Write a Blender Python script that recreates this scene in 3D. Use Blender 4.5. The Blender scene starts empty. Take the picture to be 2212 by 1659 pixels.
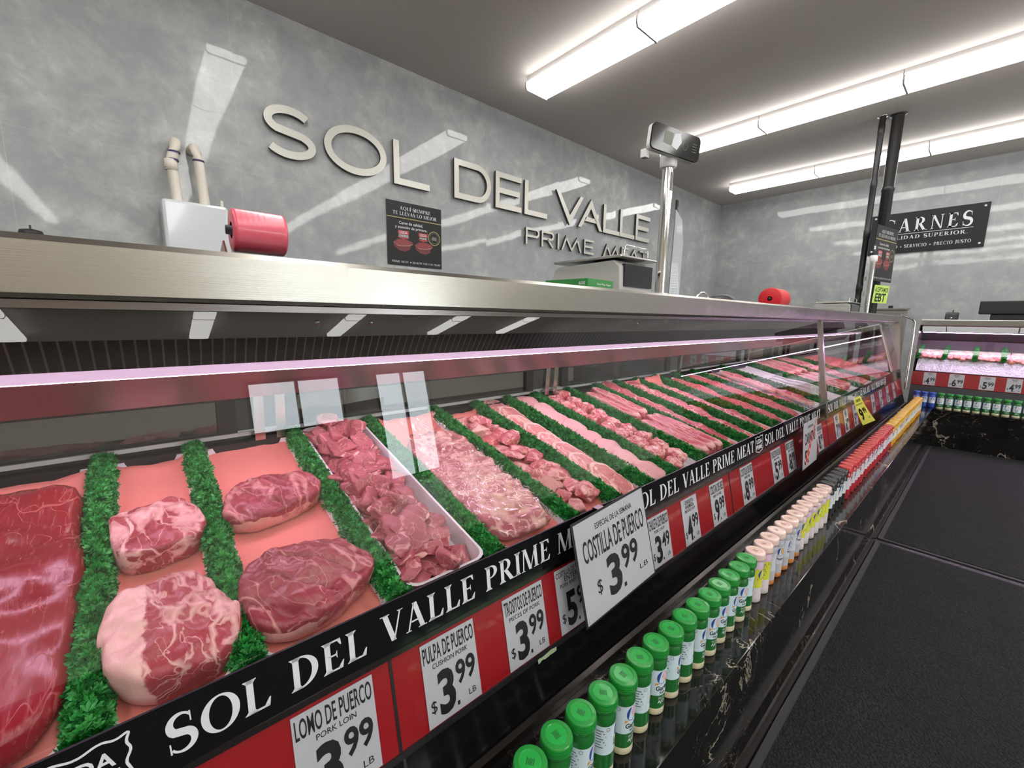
import bpy, bmesh, math, random
from math import sin, cos, pi, radians, sqrt
from mathutils import Vector, Matrix, noise
from mathutils.geometry import tessellate_polygon
import numpy as np

# ------------------------------------------------------------------ camera, light of the room, exposure
SC = bpy.context.scene
COL = SC.collection
H = 1.38
yaw, pitch, roll = radians(41.318), radians(8.912), radians(0.814)
FPX = 907.45
_f = Vector((cos(pitch)*sin(yaw), cos(pitch)*cos(yaw), -sin(pitch)))
_r0 = Vector((cos(yaw), -sin(yaw), 0)); _u0 = _r0.cross(_f)
_r = _r0*cos(roll)+_u0*sin(roll); _u = -_r0*sin(roll)+_u0*cos(roll)
cam_data = bpy.data.cameras.new('camera'); cam = bpy.data.objects.new('camera', cam_data); COL.objects.link(cam)
cam.matrix_world = Matrix(((_r.x, _u.x, -_f.x, 0), (_r.y, _u.y, -_f.y, 0), (_r.z, _u.z, -_f.z, H), (0, 0, 0, 1)))
cam_data.sensor_fit = 'HORIZONTAL'; cam_data.sensor_width = 36.0; cam_data.lens = 36.0*FPX/2212.0
cam_data.clip_start = 0.02; cam_data.clip_end = 100
SC.camera = cam
SC.view_settings.view_transform = 'Standard'; SC.view_settings.look = 'None'
SC.view_settings.exposure = 0.0; SC.view_settings.gamma = 1.0; SC.view_settings.use_curve_mapping = False
world = bpy.data.worlds.new('world'); SC.world = world; world.use_nodes = True
world.node_tree.nodes['Background'].inputs[0].default_value = (0.90, 0.95, 1.0, 1)
world.node_tree.nodes['Background'].inputs[1].default_value = 13.0
LAMP_E = 10.0          # fluorescent diffusers
LED_E = 16.5          # pink tubes in the left case
LED_E2 = 66.0         # pink tubes in the far case
cy = SC.cycles
cy.max_bounces = 8; cy.diffuse_bounces = 3; cy.glossy_bounces = 4; cy.transmission_bounces = 6; cy.transparent_max_bounces = 16
cy.caustics_reflective = False; cy.caustics_refractive = False
cy.sample_clamp_indirect = 4.0; cy.use_denoising = True

# ------------------------------------------------------------------ helpers
ORG = {}
def lin(h):
    if isinstance(h, str):
        c = [int(h[i:i+2], 16)/255 for i in (0, 2, 4)]
        return tuple(x/12.92 if x <= 0.04045 else ((x+0.055)/1.055)**2.4 for x in c)
    return tuple(h)

def tag(o, label=None, cat=None, group=None, kind=None):
    if label: o['label'] = label
    if cat: o['category'] = cat
    if group: o['group'] = group
    if kind: o['kind'] = kind
    return o

def thing(name, label, cat, loc=(0, 0, 0), M=None, group=None):
    o = bpy.data.objects.new(name, None); COL.objects.link(o)
    o.empty_display_size = 0.05
    m = M if M is not None else Matrix.Translation(loc)
    o.matrix_world = m; ORG[o] = m.copy()
    return tag(o, label, cat, group)

class MB:
    def __init__(s): s.v = []; s.f = []; s.mi = []; s.sm = []; s.M = Matrix(); s.attr = None
    def add(s, vs, fs, mi=0, sm=False):
        b = len(s.v); M = s.M
        s.v += [M @ Vector(p) for p in vs]
        for f in fs: s.f.append([i+b for i in f]); s.mi.append(mi); s.sm.append(sm)
        return s
    def box(s, x0, x1, y0, y1, z0, z1, mi=0):
        vs = [(x, y, z) for x in (x0, x1) for y in (y0, y1) for z in (z0, z1)]
        return s.add(vs, [(0, 1, 3, 2), (4, 6, 7, 5), (0, 4, 5, 1), (2, 3, 7, 6), (0, 2, 6, 4), (1, 5, 7, 3)], mi)
    def px(s, pts, x0, x1, mi=0):       # polygon of (y, z) extruded along x
        n = len(pts); vs = [(x0, y, z) for y, z in pts]+[(x1, y, z) for y, z in pts]
        return s.add(vs, [list(range(n)), list(range(2*n-1, n-1, -1))]+[(i, i+n, (i+1) % n+n, (i+1) % n) for i in range(n)], mi)
    def py(s, pts, y0, y1, mi=0):       # polygon of (x, z) extruded along y
        n = len(pts); vs = [(x, y0, z) for x, z in pts]+[(x, y1, z) for x, z in pts]
        return s.add(vs, [list(range(n)), list(range(2*n-1, n-1, -1))]+[(i, i+n, (i+1) % n+n, (i+1) % n) for i in range(n)], mi)
    def pz(s, pts, z0, z1, mi=0):
        n = len(pts); vs = [(x, y, z0) for x, y in pts]+[(x, y, z1) for x, y in pts]
        return s.add(vs, [list(range(n-1, -1, -1)), list(range(n, 2*n))]+[(i, (i+1) % n, (i+1) % n+n, i+n) for i in range(n)], mi)
    def lathe(s, prof, seg=24, mi=0, c=(0, 0, 0), sm=True, a0=0, a1=2*pi):
        full = abs(a1-a0-2*pi) < 1e-6; na = seg if full else seg+1
        vs = [(c[0]+r*cos(a0+(a1-a0)*k/seg), c[1]+r*sin(a0+(a1-a0)*k/seg), c[2]+z) for r, z in prof for k in range(na)]
        fs = []
        for i in range(len(prof)-1):
            for k in range(seg):
                k2 = (k+1) % na
                fs.append((i*na+k, i*na+k2, (i+1)*na+k2, (i+1)*na+k))
        s.add(vs, fs, mi, sm)
        return s
    def disc(s, r, z, seg=24, mi=0, c=(0, 0, 0), up=True):
        vs = [(c[0]+r*cos(2*pi*k/seg), c[1]+r*sin(2*pi*k/seg), c[2]+z) for k in range(seg)]
        return s.add(vs, [list(range(seg)) if up else list(range(seg-1, -1, -1))], mi)
    def tube(s, path, r, seg=10, mi=0, caps=True):
        P = [Vector(p) for p in path]; n = len(P); rings = []
        up = Vector((0, 0, 1))
        for i in range(n):
            t = (P[min(i+1, n-1)]-P[max(i-1, 0)]).normalized()
            a = t.cross(up if abs(t.z) < 0.95 else Vector((1, 0, 0))).normalized()
            if rings and a.dot(pa) < 0: a = -a
            pa = a; b = t.cross(a)
            rr = r[i] if isinstance(r, (list, tuple)) else r
            rings.append([P[i]+a*(rr*cos(2*pi*k/seg))+b*(rr*sin(2*pi*k/seg)) for k in range(seg)])
        vs = [p for R_ in rings for p in R_]
        fs = [(i*seg+k, i*seg+(k+1) % seg, (i+1)*seg+(k+1) % seg, (i+1)*seg+k) for i in range(n-1) for k in range(seg)]
        s.add(vs, fs, mi, True)
        if caps: s.add(rings[0], [list(range(seg))], mi); s.add(rings[-1], [list(range(seg-1, -1, -1))], mi)
        return s
    def build(s, name, mats, parent=None, world=True, at=None, bevel=0):
        if not isinstance(mats, (list, tuple)): mats = [mats]
        v = s.v
        if parent is not None:
            root = ORG.get(parent)
            if root is not None and world:
                inv = root.inverted(); v = [inv @ p for p in v]
        elif at is not None: v = [p-Vector(at) for p in v]
        me = bpy.data.meshes.new(name)
        me.from_pydata([tuple(p) for p in v], [], s.f)
        for m in mats: me.materials.append(m)
        me.polygons.foreach_set('material_index', s.mi); me.polygons.foreach_set('use_smooth', s.sm)
        if s.attr is not None:
            a = me.attributes.new('fat', 'FLOAT', 'POINT'); a.data.foreach_set('value', s.attr)
        me.update()
        o = bpy.data.objects.new(name, me); COL.objects.link(o)
        if parent is not None:
            o.parent = parent; ORG[o] = ORG.get(parent, Matrix())
        elif at is not None: o.location = at; ORG[o] = Matrix.Translation(at)
        else: ORG[o] = Matrix()
        if bevel:
            b = o.modifiers.new('bevel', 'BEVEL'); b.width = bevel; b.segments = 2; b.limit_method = 'ANGLE'
        return o

def copy_tree(o, M, label=None, group=None, mats=None):
    c = o.copy(); COL.objects.link(c); c.matrix_world = M; ORG[c] = M.copy()
    if label: c['label'] = label
    if group: c['group'] = group
    for ch in list(o.children):
        d = ch.copy(); COL.objects.link(d); d.parent = c
        for g in list(ch.children):
            e = g.copy(); COL.objects.link(e); e.parent = d
    return c

ORD = ('first second third fourth fifth sixth seventh eighth ninth tenth eleventh twelfth thirteenth fourteenth fifteenth sixteenth '
       'seventeenth eighteenth nineteenth twentieth').split()
def ordw(i):
    if i < 20: return ORD[i]
    return 'twenty-'+ORD[i-20]

# ------------------------------------------------------------------ materials
class NT:
    def __init__(s, name):
        s.m = bpy.data.materials.new(name); s.m.use_nodes = True; s.t = s.m.node_tree
        s.b = s.t.nodes['Principled BSDF']; s.out = s.t.nodes['Material Output']
    def n(s, typ, ins=None, **props):
        nd = s.t.nodes.new('ShaderNode'+typ)
        for k, v in props.items(): setattr(nd, k, v)
        for k, v in (ins or {}).items(): s.set(nd, k, v)
        return nd
    def set(s, nd, k, v):
        i = nd.inputs[k]
        if isinstance(v, bpy.types.NodeSocket): s.t.links.new(v, i)
        elif isinstance(v, bpy.types.Node): s.t.links.new(v.outputs[0], i)
        else:
            if i.type == 'RGBA' and len(v) == 3: v = (*v, 1)
            i.default_value = v
    def p(s, **k):
        for a, v in k.items(): s.set(s.b, a.replace('_', ' '), v)
        return s
    def math(s, op, a, b=0.0, c=None, clamp=False):
        nd = s.n('Math', operation=op, use_clamp=clamp); s.set(nd, 0, a); s.set(nd, 1, b)
        if c is not None: s.set(nd, 2, c)
        return nd.outputs[0]
    def mix(s, f, a, b, blend='MIX'):
        nd = s.n('Mix', data_type='RGBA', blend_type=blend); s.set(nd, 0, f); s.set(nd, 6, a); s.set(nd, 7, b)
        return nd.outputs[2]
    def ramp(s, f, stops):
        nd = s.n('ValToRGB'); s.set(nd, 0, f); e = nd.color_ramp.elements
        while len(e) < len(stops): e.new(0.5)
        for el, (pos, c) in zip(e, stops):
            el.position = pos; el.color = (*c, 1) if len(c) == 3 else c
        return nd.outputs[0]
    def obj(s, scale=(1, 1, 1), rnd=0.0):
        tc = s.n('TexCoord'); src = tc.outputs['Object']
        if rnd:
            oi = s.n('ObjectInfo'); src = s.n('VectorMath', {0: src, 1: s.n('VectorMath', {0: oi.outputs['Random'], 'Scale': rnd}, operation='SCALE')}, operation='ADD').outputs[0]
        return s.n('Mapping', {0: src, 'Scale': scale}).outputs[0]
    def noise(s, vec, scale, detail=3, rough=0.5, dist=0.0):
        return s.n('TexNoise', {'Vector': vec, 'Scale': scale, 'Detail': detail, 'Roughness': rough, 'Distortion': dist})
    def bump(s, h, strength=0.3, dist=0.01):
        return s.n('Bump', {'Strength': strength, 'Distance': dist, 'Height': h}).outputs[0]

def plain(name, col, rough=0.5, metal=0.0, spec=0.5, coat=0.0, emit=None, es=0.0):
    t = NT(name); t.p(Base_Color=lin(col), Roughness=rough, Metallic=metal, Specular_IOR_Level=spec, Coat_Weight=coat)
    if emit: t.p(Emission_Color=lin(emit), Emission_Strength=es)
    return t.m

def glass_mat(name, tint=(1, 1, 1), gain=1.0, rough=0.0, haze=0.0):
    t = NT(name); bf = t.n('NewGeometry').outputs['Backfacing']
    ior = t.math('MULTIPLY_ADD', bf, 1/1.52-1.52, 1.52)
    fr = t.math('MULTIPLY', t.n('Fresnel', {'IOR': ior}).outputs[0], gain, clamp=True)
    tr = t.n('BsdfTransparent', {'Color': tint}); gl = t.n('BsdfGlossy', {'Roughness': rough, 'Color': (1, 1, 1)})
    mx = t.n('MixShader', {0: fr, 1: tr.outputs[0], 2: gl.outputs[0]})
    t.t.links.new(mx.outputs[0], t.out.inputs[0])
    return t.m

def tile_mat(name, horiz):      # polished grey stone-look porcelain, horiz = index of the horizontal world axis
    t = NT(name); g = t.n('NewGeometry').outputs['Position']
    n1 = t.noise(g, 1.6, 5, 0.62, 0.6).outputs[0]; n2 = t.noise(g, 7.0, 6, 0.7, 0.4).outputs[0]
    c = t.ramp(t.math('ADD', t.math('MULTIPLY', n1, .55), t.math('MULTIPLY', n2, .45)), [(0.34, lin('979a9c')), (0.5, lin('a4a7a8')), (0.57, lin('b0b2b1')), (0.68, lin('c6c8c5'))])
    sep = t.n('SeparateXYZ', {0: g}); hx = sep.outputs[horiz]; z = sep.outputs[2]
    def joint(v, off, w):
        m = t.math('FRACT', t.math('DIVIDE', t.math('SUBTRACT', v, off), w))
        d = t.math('MINIMUM', m, t.math('SUBTRACT', 1.0, m))
        return t.math('LESS_THAN', d, 0.0016/w)
    j = t.math('MAXIMUM', joint(hx, 0.69 if horiz == 0 else 0.2, 1.2), joint(z, 0.07, 1.2))
    c = t.mix(t.math('MULTIPLY', j, .6), c, lin('bdbfbd'))
    # gentle waviness of each panel, broken at the joints
    cell = t.math('FLOOR', t.math('DIVIDE', t.math('SUBTRACT', hx, 0.69), 1.2))
    off = t.n('CombineXYZ', {0: t.math('MULTIPLY', cell, 3.7), 1: t.math('MULTIPLY', cell, 1.3)})
    gv = t.n('VectorMath', {0: g, 1: off.outputs[0]}, operation='ADD').outputs[0]
    wv = t.noise(gv, 1.1, 1, 0.4).outputs[0]; w2 = t.noise(g, 9.0, 1, 0.5).outputs[0]
    hgt = t.math('ADD', wv, t.math('MULTIPLY', w2, .05))
    t.p(Base_Color=c, Roughness=0.045, Specular_IOR_Level=0.36, Normal=t.bump(hgt, 0.5, 0.012))
    return t.m

def steel_mat(name, base='c9c8c2', axis=(.8, 60, 1100), rough=0.25, b=0.05):
    t = NT(name); v = t.obj(axis); h = t.noise(v, 1.0, 2, 0.6).outputs[0]
    big = t.noise(t.obj((1.3, 1, 1)), 2.0, 2, .5).outputs[0]
    t.p(Base_Color=lin(base), Metallic=1.0, Roughness=t.math('MULTIPLY_ADD', big, .16, rough-.08), Normal=t.bump(h, b, 0.004))
    return t.m

def marble_mat(name):
    t = NT(name); g = t.n('NewGeometry').outputs['Position']
    def ridge(sc_, dt, ds, sd):
        nv = t.noise(t.n('VectorMath', {0: g, 1: (sd, sd*1.7, sd*.6)}, operation='ADD').outputs[0], sc_, dt, .58, ds).outputs[0]
        return t.math('ABSOLUTE', t.math('SUBTRACT', nv, .5))
    amp = t.noise(g, 3.1, 3, .6).outputs[0]
    w1 = t.math('MAXIMUM', t.math('MULTIPLY', t.math('SUBTRACT', amp, .50), .085), .0004)
    vein = t.math('SUBTRACT', 1.0, t.math('DIVIDE', ridge(2.0, 7, .9, 0.0), w1), clamp=True)
    w2 = t.math('MAXIMUM', t.math('MULTIPLY', t.math('SUBTRACT', t.noise(g, 5.0, 2).outputs[0], .47), .055), .0003)
    v2 = t.math('SUBTRACT', 1.0, t.math('DIVIDE', ridge(4.5, 6, 1.4, 5.1), w2), clamp=True)
    c = t.mix(t.math('MULTIPLY', vein, .85), t.ramp(amp, [(.3, (.0035, .0035, .0035)), (.75, (.011, .010, .009))]), lin('b3aa99'))
    c = t.mix(t.math('MULTIPLY', v2, .35), c, lin('8d8778'))
    t.p(Base_Color=c, Roughness=0.09)
    return t.m

def meat_mat(name, lean, lean2, fat, cell=24.0, wid=.05, stretch=(1, .45, 1), rnd=7.0, rough=.3, amount=1.0, fib=.5):
    t = NT(name); v = t.obj(stretch, rnd)
    w = t.n('VectorMath', {0: v, 1: t.n('VectorMath', {0: t.noise(v, cell*.35, 3, .55).outputs[1], 'Scale': 1.1/cell*2.0}, operation='SCALE')}, operation='ADD').outputs[0]
    def ridge(sc_, seed):
        nv = t.noise(t.n('VectorMath', {0: w, 1: (seed, seed*2.0, seed*.5)}, operation='ADD').outputs[0], sc_, 2, .45).outputs[0]
        return t.math('ABSOLUTE', t.math('SUBTRACT', nv, .5))
    mask = t.noise(v, cell*.3, 2, .5).outputs[0]
    ww = t.math('MAXIMUM', t.math('MULTIPLY', t.math('SUBTRACT', mask, .33), wid*2.6), .0012)
    v1 = t.math('SUBTRACT', 1.0, t.math('DIVIDE', ridge(cell*.5, 0.0), ww), clamp=True)
    v2 = t.math('MULTIPLY', t.math('SUBTRACT', 1.0, t.math('DIVIDE', ridge(cell*1.1, 3.3), t.math('MULTIPLY', ww, .8)), clamp=True), .7)
    vein = t.math('POWER', t.math('MAXIMUM', v1, v2), .6)
    fine = t.noise(t.obj((stretch[0]*1.6, stretch[1]*.35, 1), rnd), cell*7, 4, .65).outputs[0]
    fm = t.math('MULTIPLY', t.math('SUBTRACT', fine, .55, clamp=True), 3.0*fib, clamp=True)
    patch = t.noise(v, cell*.22, 3, .5).outputs[0]
    c = t.mix(t.ramp(patch, [(.35, (0, 0, 0)), (.65, (1, 1, 1))]), lin(lean), lin(lean2))
    at = t.n('Attribute', attribute_name='fat').outputs['Fac']
    edge = t.math('ADD', at, t.math('MULTIPLY', t.math('SUBTRACT', t.noise(v, cell*1.6, 4, .6).outputs[0], .5), 0.9))
    fa = t.ramp(edge, [(.42, (0, 0, 0)), (.56, (1, 1, 1))])
    m = t.math('MAXIMUM', t.math('MAXIMUM', t.math('MULTIPLY', vein, amount*.85), t.math('MULTIPLY', fm, .55)), t.math('MULTIPLY', fa, .95))
    c = t.mix(m, c, lin(fat))
    bh = t.math('ADD', t.math('MULTIPLY', m, .5), t.math('MULTIPLY', fine, .6))
    t.p(Base_Color=c, Roughness=t.math('MULTIPLY_ADD', fine, .3, rough-.12), Specular_IOR_Level=.5, Normal=t.bump(bh, .35, .0025))
    t.p(Subsurface_Weight=0.0)
    return t.m

def led_mat(name, col, e):
    t = NT(name); t.p(Base_Color=(.9, .85, .9), Emission_Color=lin(col), Emission_Strength=e); return t.m

M = {}
M['tile_x'] = tile_mat('grey_wall_tile', 0); M['tile_y'] = tile_mat('grey_wall_tile_side', 1)
t = NT('ceiling_paint'); t.p(Base_Color=lin('c6bfb9'), Roughness=.75, Normal=t.bump(t.noise(t.n('NewGeometry').outputs['Position'], 90, 2).outputs[0], .08, .004)); M['ceiling'] = t.m
M['paint'] = plain('beige_paint', 'cfc9be', .7)
t = NT('dark_floor_tile'); g = t.n('NewGeometry').outputs['Position']
br = t.n('TexBrick', {'Vector': g, 'Color1': (.011, .011, .012, 1), 'Color2': (.016, .016, .017, 1), 'Mortar': (.035, .034, .033, 1), 'Scale': 1.0, 'Mortar Size': .004, 'Brick Width': .6, 'Row Height': .6}); br.offset = 0.0
t.p(Base_Color=br.outputs[0], Roughness=.16); M['floor'] = t.m
t = NT('black_mat_pile'); v = t.obj(); nz = t.n('TexVoronoi', {'Vector': v, 'Scale': 130.0}).outputs[0]; big = t.noise(v, 3.5, 4, .6).outputs[0]
t.p(Base_Color=t.mix(t.math('MULTIPLY', nz, 1.6, clamp=True), t.mix(t.ramp(big, [(.3, (0, 0, 0)), (.7, (1, 1, 1))]), (.016, .016, .018), (.034, .033, .038)), (.004, .004, .005)), Roughness=.85, Specular_IOR_Level=.3, Normal=t.bump(nz, .9, .006)); M['mat'] = t.m
M['bounce_floor'] = plain('pale_bounce_floor', 'c9c3b8', .3)
M['rubber'] = plain('black_rubber_edge', (.02, .02, .021), .55)
M['marble'] = marble_mat('black_marble')
M['steel'] = steel_mat('brushed_steel', 'a8a49b'); M['steel_dark'] = steel_mat('brushed_steel_end', '9c9b97', (60, 1.2, 260))
M['steel_plain'] = plain('polished_steel', 'cfcdc8', .22, 1.0)
M['chrome'] = plain('chrome', 'dcdcda', .08, 1.0)
M['lip'] = plain('rail_lip_metal', '77706e', .25, 1.0)
M['black'] = plain('black_enamel', (.006, .006, .007), .12, 0, .5)
M['black_soft'] = plain('black_plastic', (.010, .010, .011), .4)
M['black_satin'] = plain('black_satin', (.02, .02, .022), .45)
M['pipe_black'] = plain('black_pipe_paint', (.016, .016, .017), .42)
M['dark_grey'] = plain('dark_grey_panel', '55524f', .35)
M['under'] = plain('canopy_underside_grey', '3b3a39', .45)
M['white'] = plain('white_plastic', 'e6e6e6', .35)
M['white_gloss'] = plain('white_enamel', 'd8dbe0', .12, 0, .5, .3)
M['pvc'] = plain('cream_pipe', 'ddd5c8', .38); M['purple'] = plain('purple_primer', '3a3163', .5)
M['housing'] = plain('lamp_housing', 'cfcccb', .5)
M['diff'] = led_mat('lamp_diffuser', (1.0, .985, .955), LAMP_E)
M['led'] = led_mat('pink_led', (1.0, .66, .92), LED_E); M['led2'] = led_mat('pink_led_far', (.88, .50, 1.0), LED_E2)
M['glass'] = glass_mat('case_glass', (.985, .99, .987)); M['pane'] = glass_mat('sliding_door_glass', (.62, .63, .63), 1.6)
M['acrylic'] = glass_mat('clear_acrylic', (.93, .95, .95), 1.0); M['amber'] = glass_mat('amber_acrylic', (.55, .22, .2), 1.0)
M['wrap'] = glass_mat('plastic_wrap', (.975, .965, .97), 1.0, .06)
M['red_card'] = plain('red_card', '8e1119', .3, 0, .5, .6)
M['card'] = plain('white_card', 'acaeb4', .4, 0, .5, .4); M['ink'] = plain('black_ink', (.008, .008, .008), .4)
M['print_white'] = plain('white_print', 'd9dbe0', .4); M['gold'] = plain('gold_print', 'b3a468', .4)
M['print_red'] = plain('red_print', 'b23a3a', .4); M['poster'] = plain('black_poster', (.008, .008, .008), .35, 0, .3)
M['steak'] = plain('steak_print', '6a2426', .4); M['steak_fat'] = plain('steak_fat_print', 'd08a80', .4); M['steak_top'] = plain('steak_top_print', '8c3034', .4); M['print_grey'] = plain('grey_print', '6b6b66', .4)
M['neon'] = plain('lime_paper', 'c6e86f', .6); M['yellow_paper'] = plain('yellow_paper', 'eef06a', .55)
M['sign_dark'] = plain('charcoal_sign', '1d1f22', .55, 0, .3)
M['tray'] = plain('white_tray', 'e8e4e6', .3)
M['letter'] = plain('brushed_champagne_letter', 'cbc9c0', .42, .35); M['letter_side'] = plain('dark_letter_edge', (.03, .03, .03), .4)
t = NT('butcher_paper'); v = t.obj((1, 1, 1), 5.0)
t.p(Base_Color=t.mix(t.noise(v, 4, 3).outputs[0], lin('e88f84'), lin('ec8a80')), Roughness=.7, Specular_IOR_Level=.25, Normal=t.bump(t.noise(v, 16, 3, .6).outputs[0], .35, .006)); M['paper'] = t.m
t = NT('parsley_leaf'); oi = t.noise(t.obj((1, 1, 1), 3), 60, 3).outputs[0]
t.p(Base_Color=t.ramp(oi, [(.3, lin('11611f')), (.5, lin('1f8a33')), (.72, lin('4fb058'))]), Roughness=.38, Specular_IOR_Level=.4); M['parsley'] = t.m
M['parsley_core'] = plain('parsley_strip', '07250d', .6)
M['pork'] = meat_mat('pork', '9a434c', 'b65f68', 'e9b2a9', 34, .035, (1, .5, 1), 7, .36, .8, .6)
M['loin'] = meat_mat('pork_loin', '98383f', 'ab474f', 'f0bdb6', 30, .13, (1, .55, 1), 7, .3, 1.0, .8)
M['cushion'] = meat_mat('pork_cushion', '8a343f', 'a2454f', 'e0a099', 17, .03, (1.0, .35, 1), 7, .28, .8, .7)
M['beef'] = meat_mat('beef', '7e1c26', '9a2730', 'cf7f7a', 16, .022, (1, .5, 1), 9, .2, .6, 1.0)
M['rib'] = meat_mat('pork_rib', 'a44e58', 'cf8c85', 'eec4b2', 20, .12, (.8, .6, 1), 7, .3, 1, .9)
M['ham'] = meat_mat('smoked_pork', 'e2a3a3', 'e8b1ae', 'f4cfc9', 30, .03, (1, .8, 1), 7, .4, .5, .3)
M['chop'] = meat_mat('pork_chop', 'cf7a78', 'd98f88', 'f6cdbf', 22, .05, (1, .5, 1), 7, .3, .9, .5)
M['oxtail'] = meat_mat('oxtail', 'b84a50', 'c4595c', 'f3bdb4', 45, .10, (1, 1, 1), 7, .3, 1, .9)
M['bone'] = plain('bone', 'f0c9c4', .45)
M['steak_meat'] = meat_mat('beef_steak', 'b04550', 'bf5660', 'f0b5ac', 24, .05, (1, .3, 1), 7, .3, .9, .7)
t = NT('ground_beef'); v = t.obj((1, 1, 1), 4); nz = t.n('TexVoronoi', {'Vector': v, 'Scale': 110.0}); sp = t.noise(v, 130, 3, .7).outputs[0]
t.p(Base_Color=t.mix(t.ramp(sp, [(.45, (0, 0, 0)), (.7, (1, 1, 1))]), lin('bb3a42'), lin('ea8f88')), Roughness=.4, Normal=t.bump(nz.outputs['Distance'], .9, .008)); M['ground'] = t.m
M['fillet'] = meat_mat('fillet', 'd98a72', 'e09a88', 'ecc0b2', 24, .06, (1, .5, 1), 7, .35, .6, .6)
t = NT('crushed_ice'); v = t.obj(); vo = t.n('TexVoronoi', {'Vector': v, 'Scale': 55.0})
t.p(Base_Color=t.mix(t.noise(v, 40, 3).outputs[0], lin('d8d0e6'), lin('f2ecfb')), Roughness=.25, Normal=t.bump(vo.outputs['Distance'], .8, .012)); M['ice'] = t.m
M['fish'] = plain('fish_skin', 'a9aaa6', .3); M['fish_dark'] = plain('fish_eye', (.01, .01, .01), .2)
M['lemon'] = plain('yellow_pepper', 'e9a53d', .4); M['blue_tag'] = plain('blue_plastic', '3550a8', .4)
t = NT('honeycomb_grille'); v = t.obj((1, 1, 1)); w = t.n('TexWave', {'Vector': v, 'Scale': 15.7, 'Distortion': .0, 'Detail': .0}, wave_type='BANDS', bands_direction='X').outputs[0]
t.p(Base_Color=t.ramp(w, [(.0, (.003, .0025, .005)), (.90, (.004, .003, .006)), (.97, (.10, .09, .13))]), Roughness=.8, Specular_IOR_Level=.1); M['comb'] = t.m
t = NT('rear_steel'); h = t.noise(t.obj((60, 2, 2)), 1, 2).outputs[0]
t.p(Base_Color=lin('9c8f95'), Metallic=1.0, Roughness=.30, Normal=t.bump(h, .1, .004)); M['rear_steel'] = t.m
M['pink_roll'] = plain('pink_plastic_bag', 'e2596d', .28, 0, .5, .2); M['red_roll'] = plain('red_plastic_bag', 'd8222b', .35)
M['green_box'] = plain('green_box', '2f8a3d', .45); M['scale_grey'] = plain('scale_body', 'b9b8b4', .4)
M['screen'] = plain('display_glass', (.012, .013, .014), .08); M['lcd'] = plain('lcd', '66705f', .3)
M['concrete'] = plain('grey_stone', '8f8d86', .6)

# ------------------------------------------------------------------ lettering
_tc = {}
def text2d(s, bold=0.0):
    k = (s, bold)
    if k in _tc: return _tc[k]
    c = bpy.data.curves.new('t', 'FONT'); c.body = s; c.resolution_u = 3; c.offset = bold
    o = bpy.data.objects.new('t', c); COL.objects.link(o)
    dg = bpy.context.evaluated_depsgraph_get(); dg.update()
    m = bpy.data.meshes.new_from_object(o.evaluated_get(dg))
    v = [(p.co.x, p.co.y) for p in m.vertices]; f = [list(p.vertices) for p in m.polygons]
    bpy.data.objects.remove(o); bpy.data.curves.remove(c); bpy.data.meshes.remove(m)
    _tc[k] = (v, f); return _tc[k]

def ell(cx, cy_, rx, ry, a0, a1, n=20): return [(cx+rx*cos(radians(a0+(a1-a0)*i/n)), cy_+ry*sin(radians(a0+(a1-a0)*i/n))) for i in range(n+1)]
def ring(o, i):         # quads between two paths of equal length
    return [[o[k], o[k+1], i[k+1], i[k]] for k in range(len(o)-1)]
def ribbon(path, wd):
    P = [Vector(p) for p in path]; n = len(P); L = []; R_ = []
    for k in range(n):
        d = (P[min(k+1, n-1)]-P[max(k-1, 0)]).normalized(); nn = Vector((-d.y, d.x)); w = wd[k] if isinstance(wd, (list, tuple)) else wd
        L.append(tuple(P[k]+nn*w/2)); R_.append(tuple(P[k]-nn*w/2))
    return ring(L, R_)
def spath(w=.6, h=1.0):
    rx, ry = w/2, h*.255
    a = ell(rx, h-ry, rx*.92, ry, 32, 250, 22); b = ell(rx, ry, rx, ry*1.0, 80, -150, 22)
    return a[:-2]+b[2:]
SW, HW = .18, .05
def serif(x0, x1, y, up=1): # foot or head serif
    return [[(x0-.09, y), (x1+.09, y), (x1+.07, y+.035*up), (x0-.07, y+.035*up)], [(x0-.055, y+.035*up), (x1+.055, y+.035*up), (x1, y+.11*up), (x0, y+.11*up)]]
def stem(x, w=SW, t=True, b=True):
    return [[(x, 0), (x+w, 0), (x+w, 1), (x, 1)]]+(serif(x, x+w, 1, -1) if t else [])+(serif(x, x+w, 0, 1) if b else [])
def diag(xt, xb, wt): return [[(xt-wt/2, 1), (xb-wt/2, 0), (xb+wt/2, 0), (xt+wt/2, 1)]]
def term(x, y, dx, dy): return [[(x, y), (x+dx, y), (x+dx, y+dy)], ]
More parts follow.
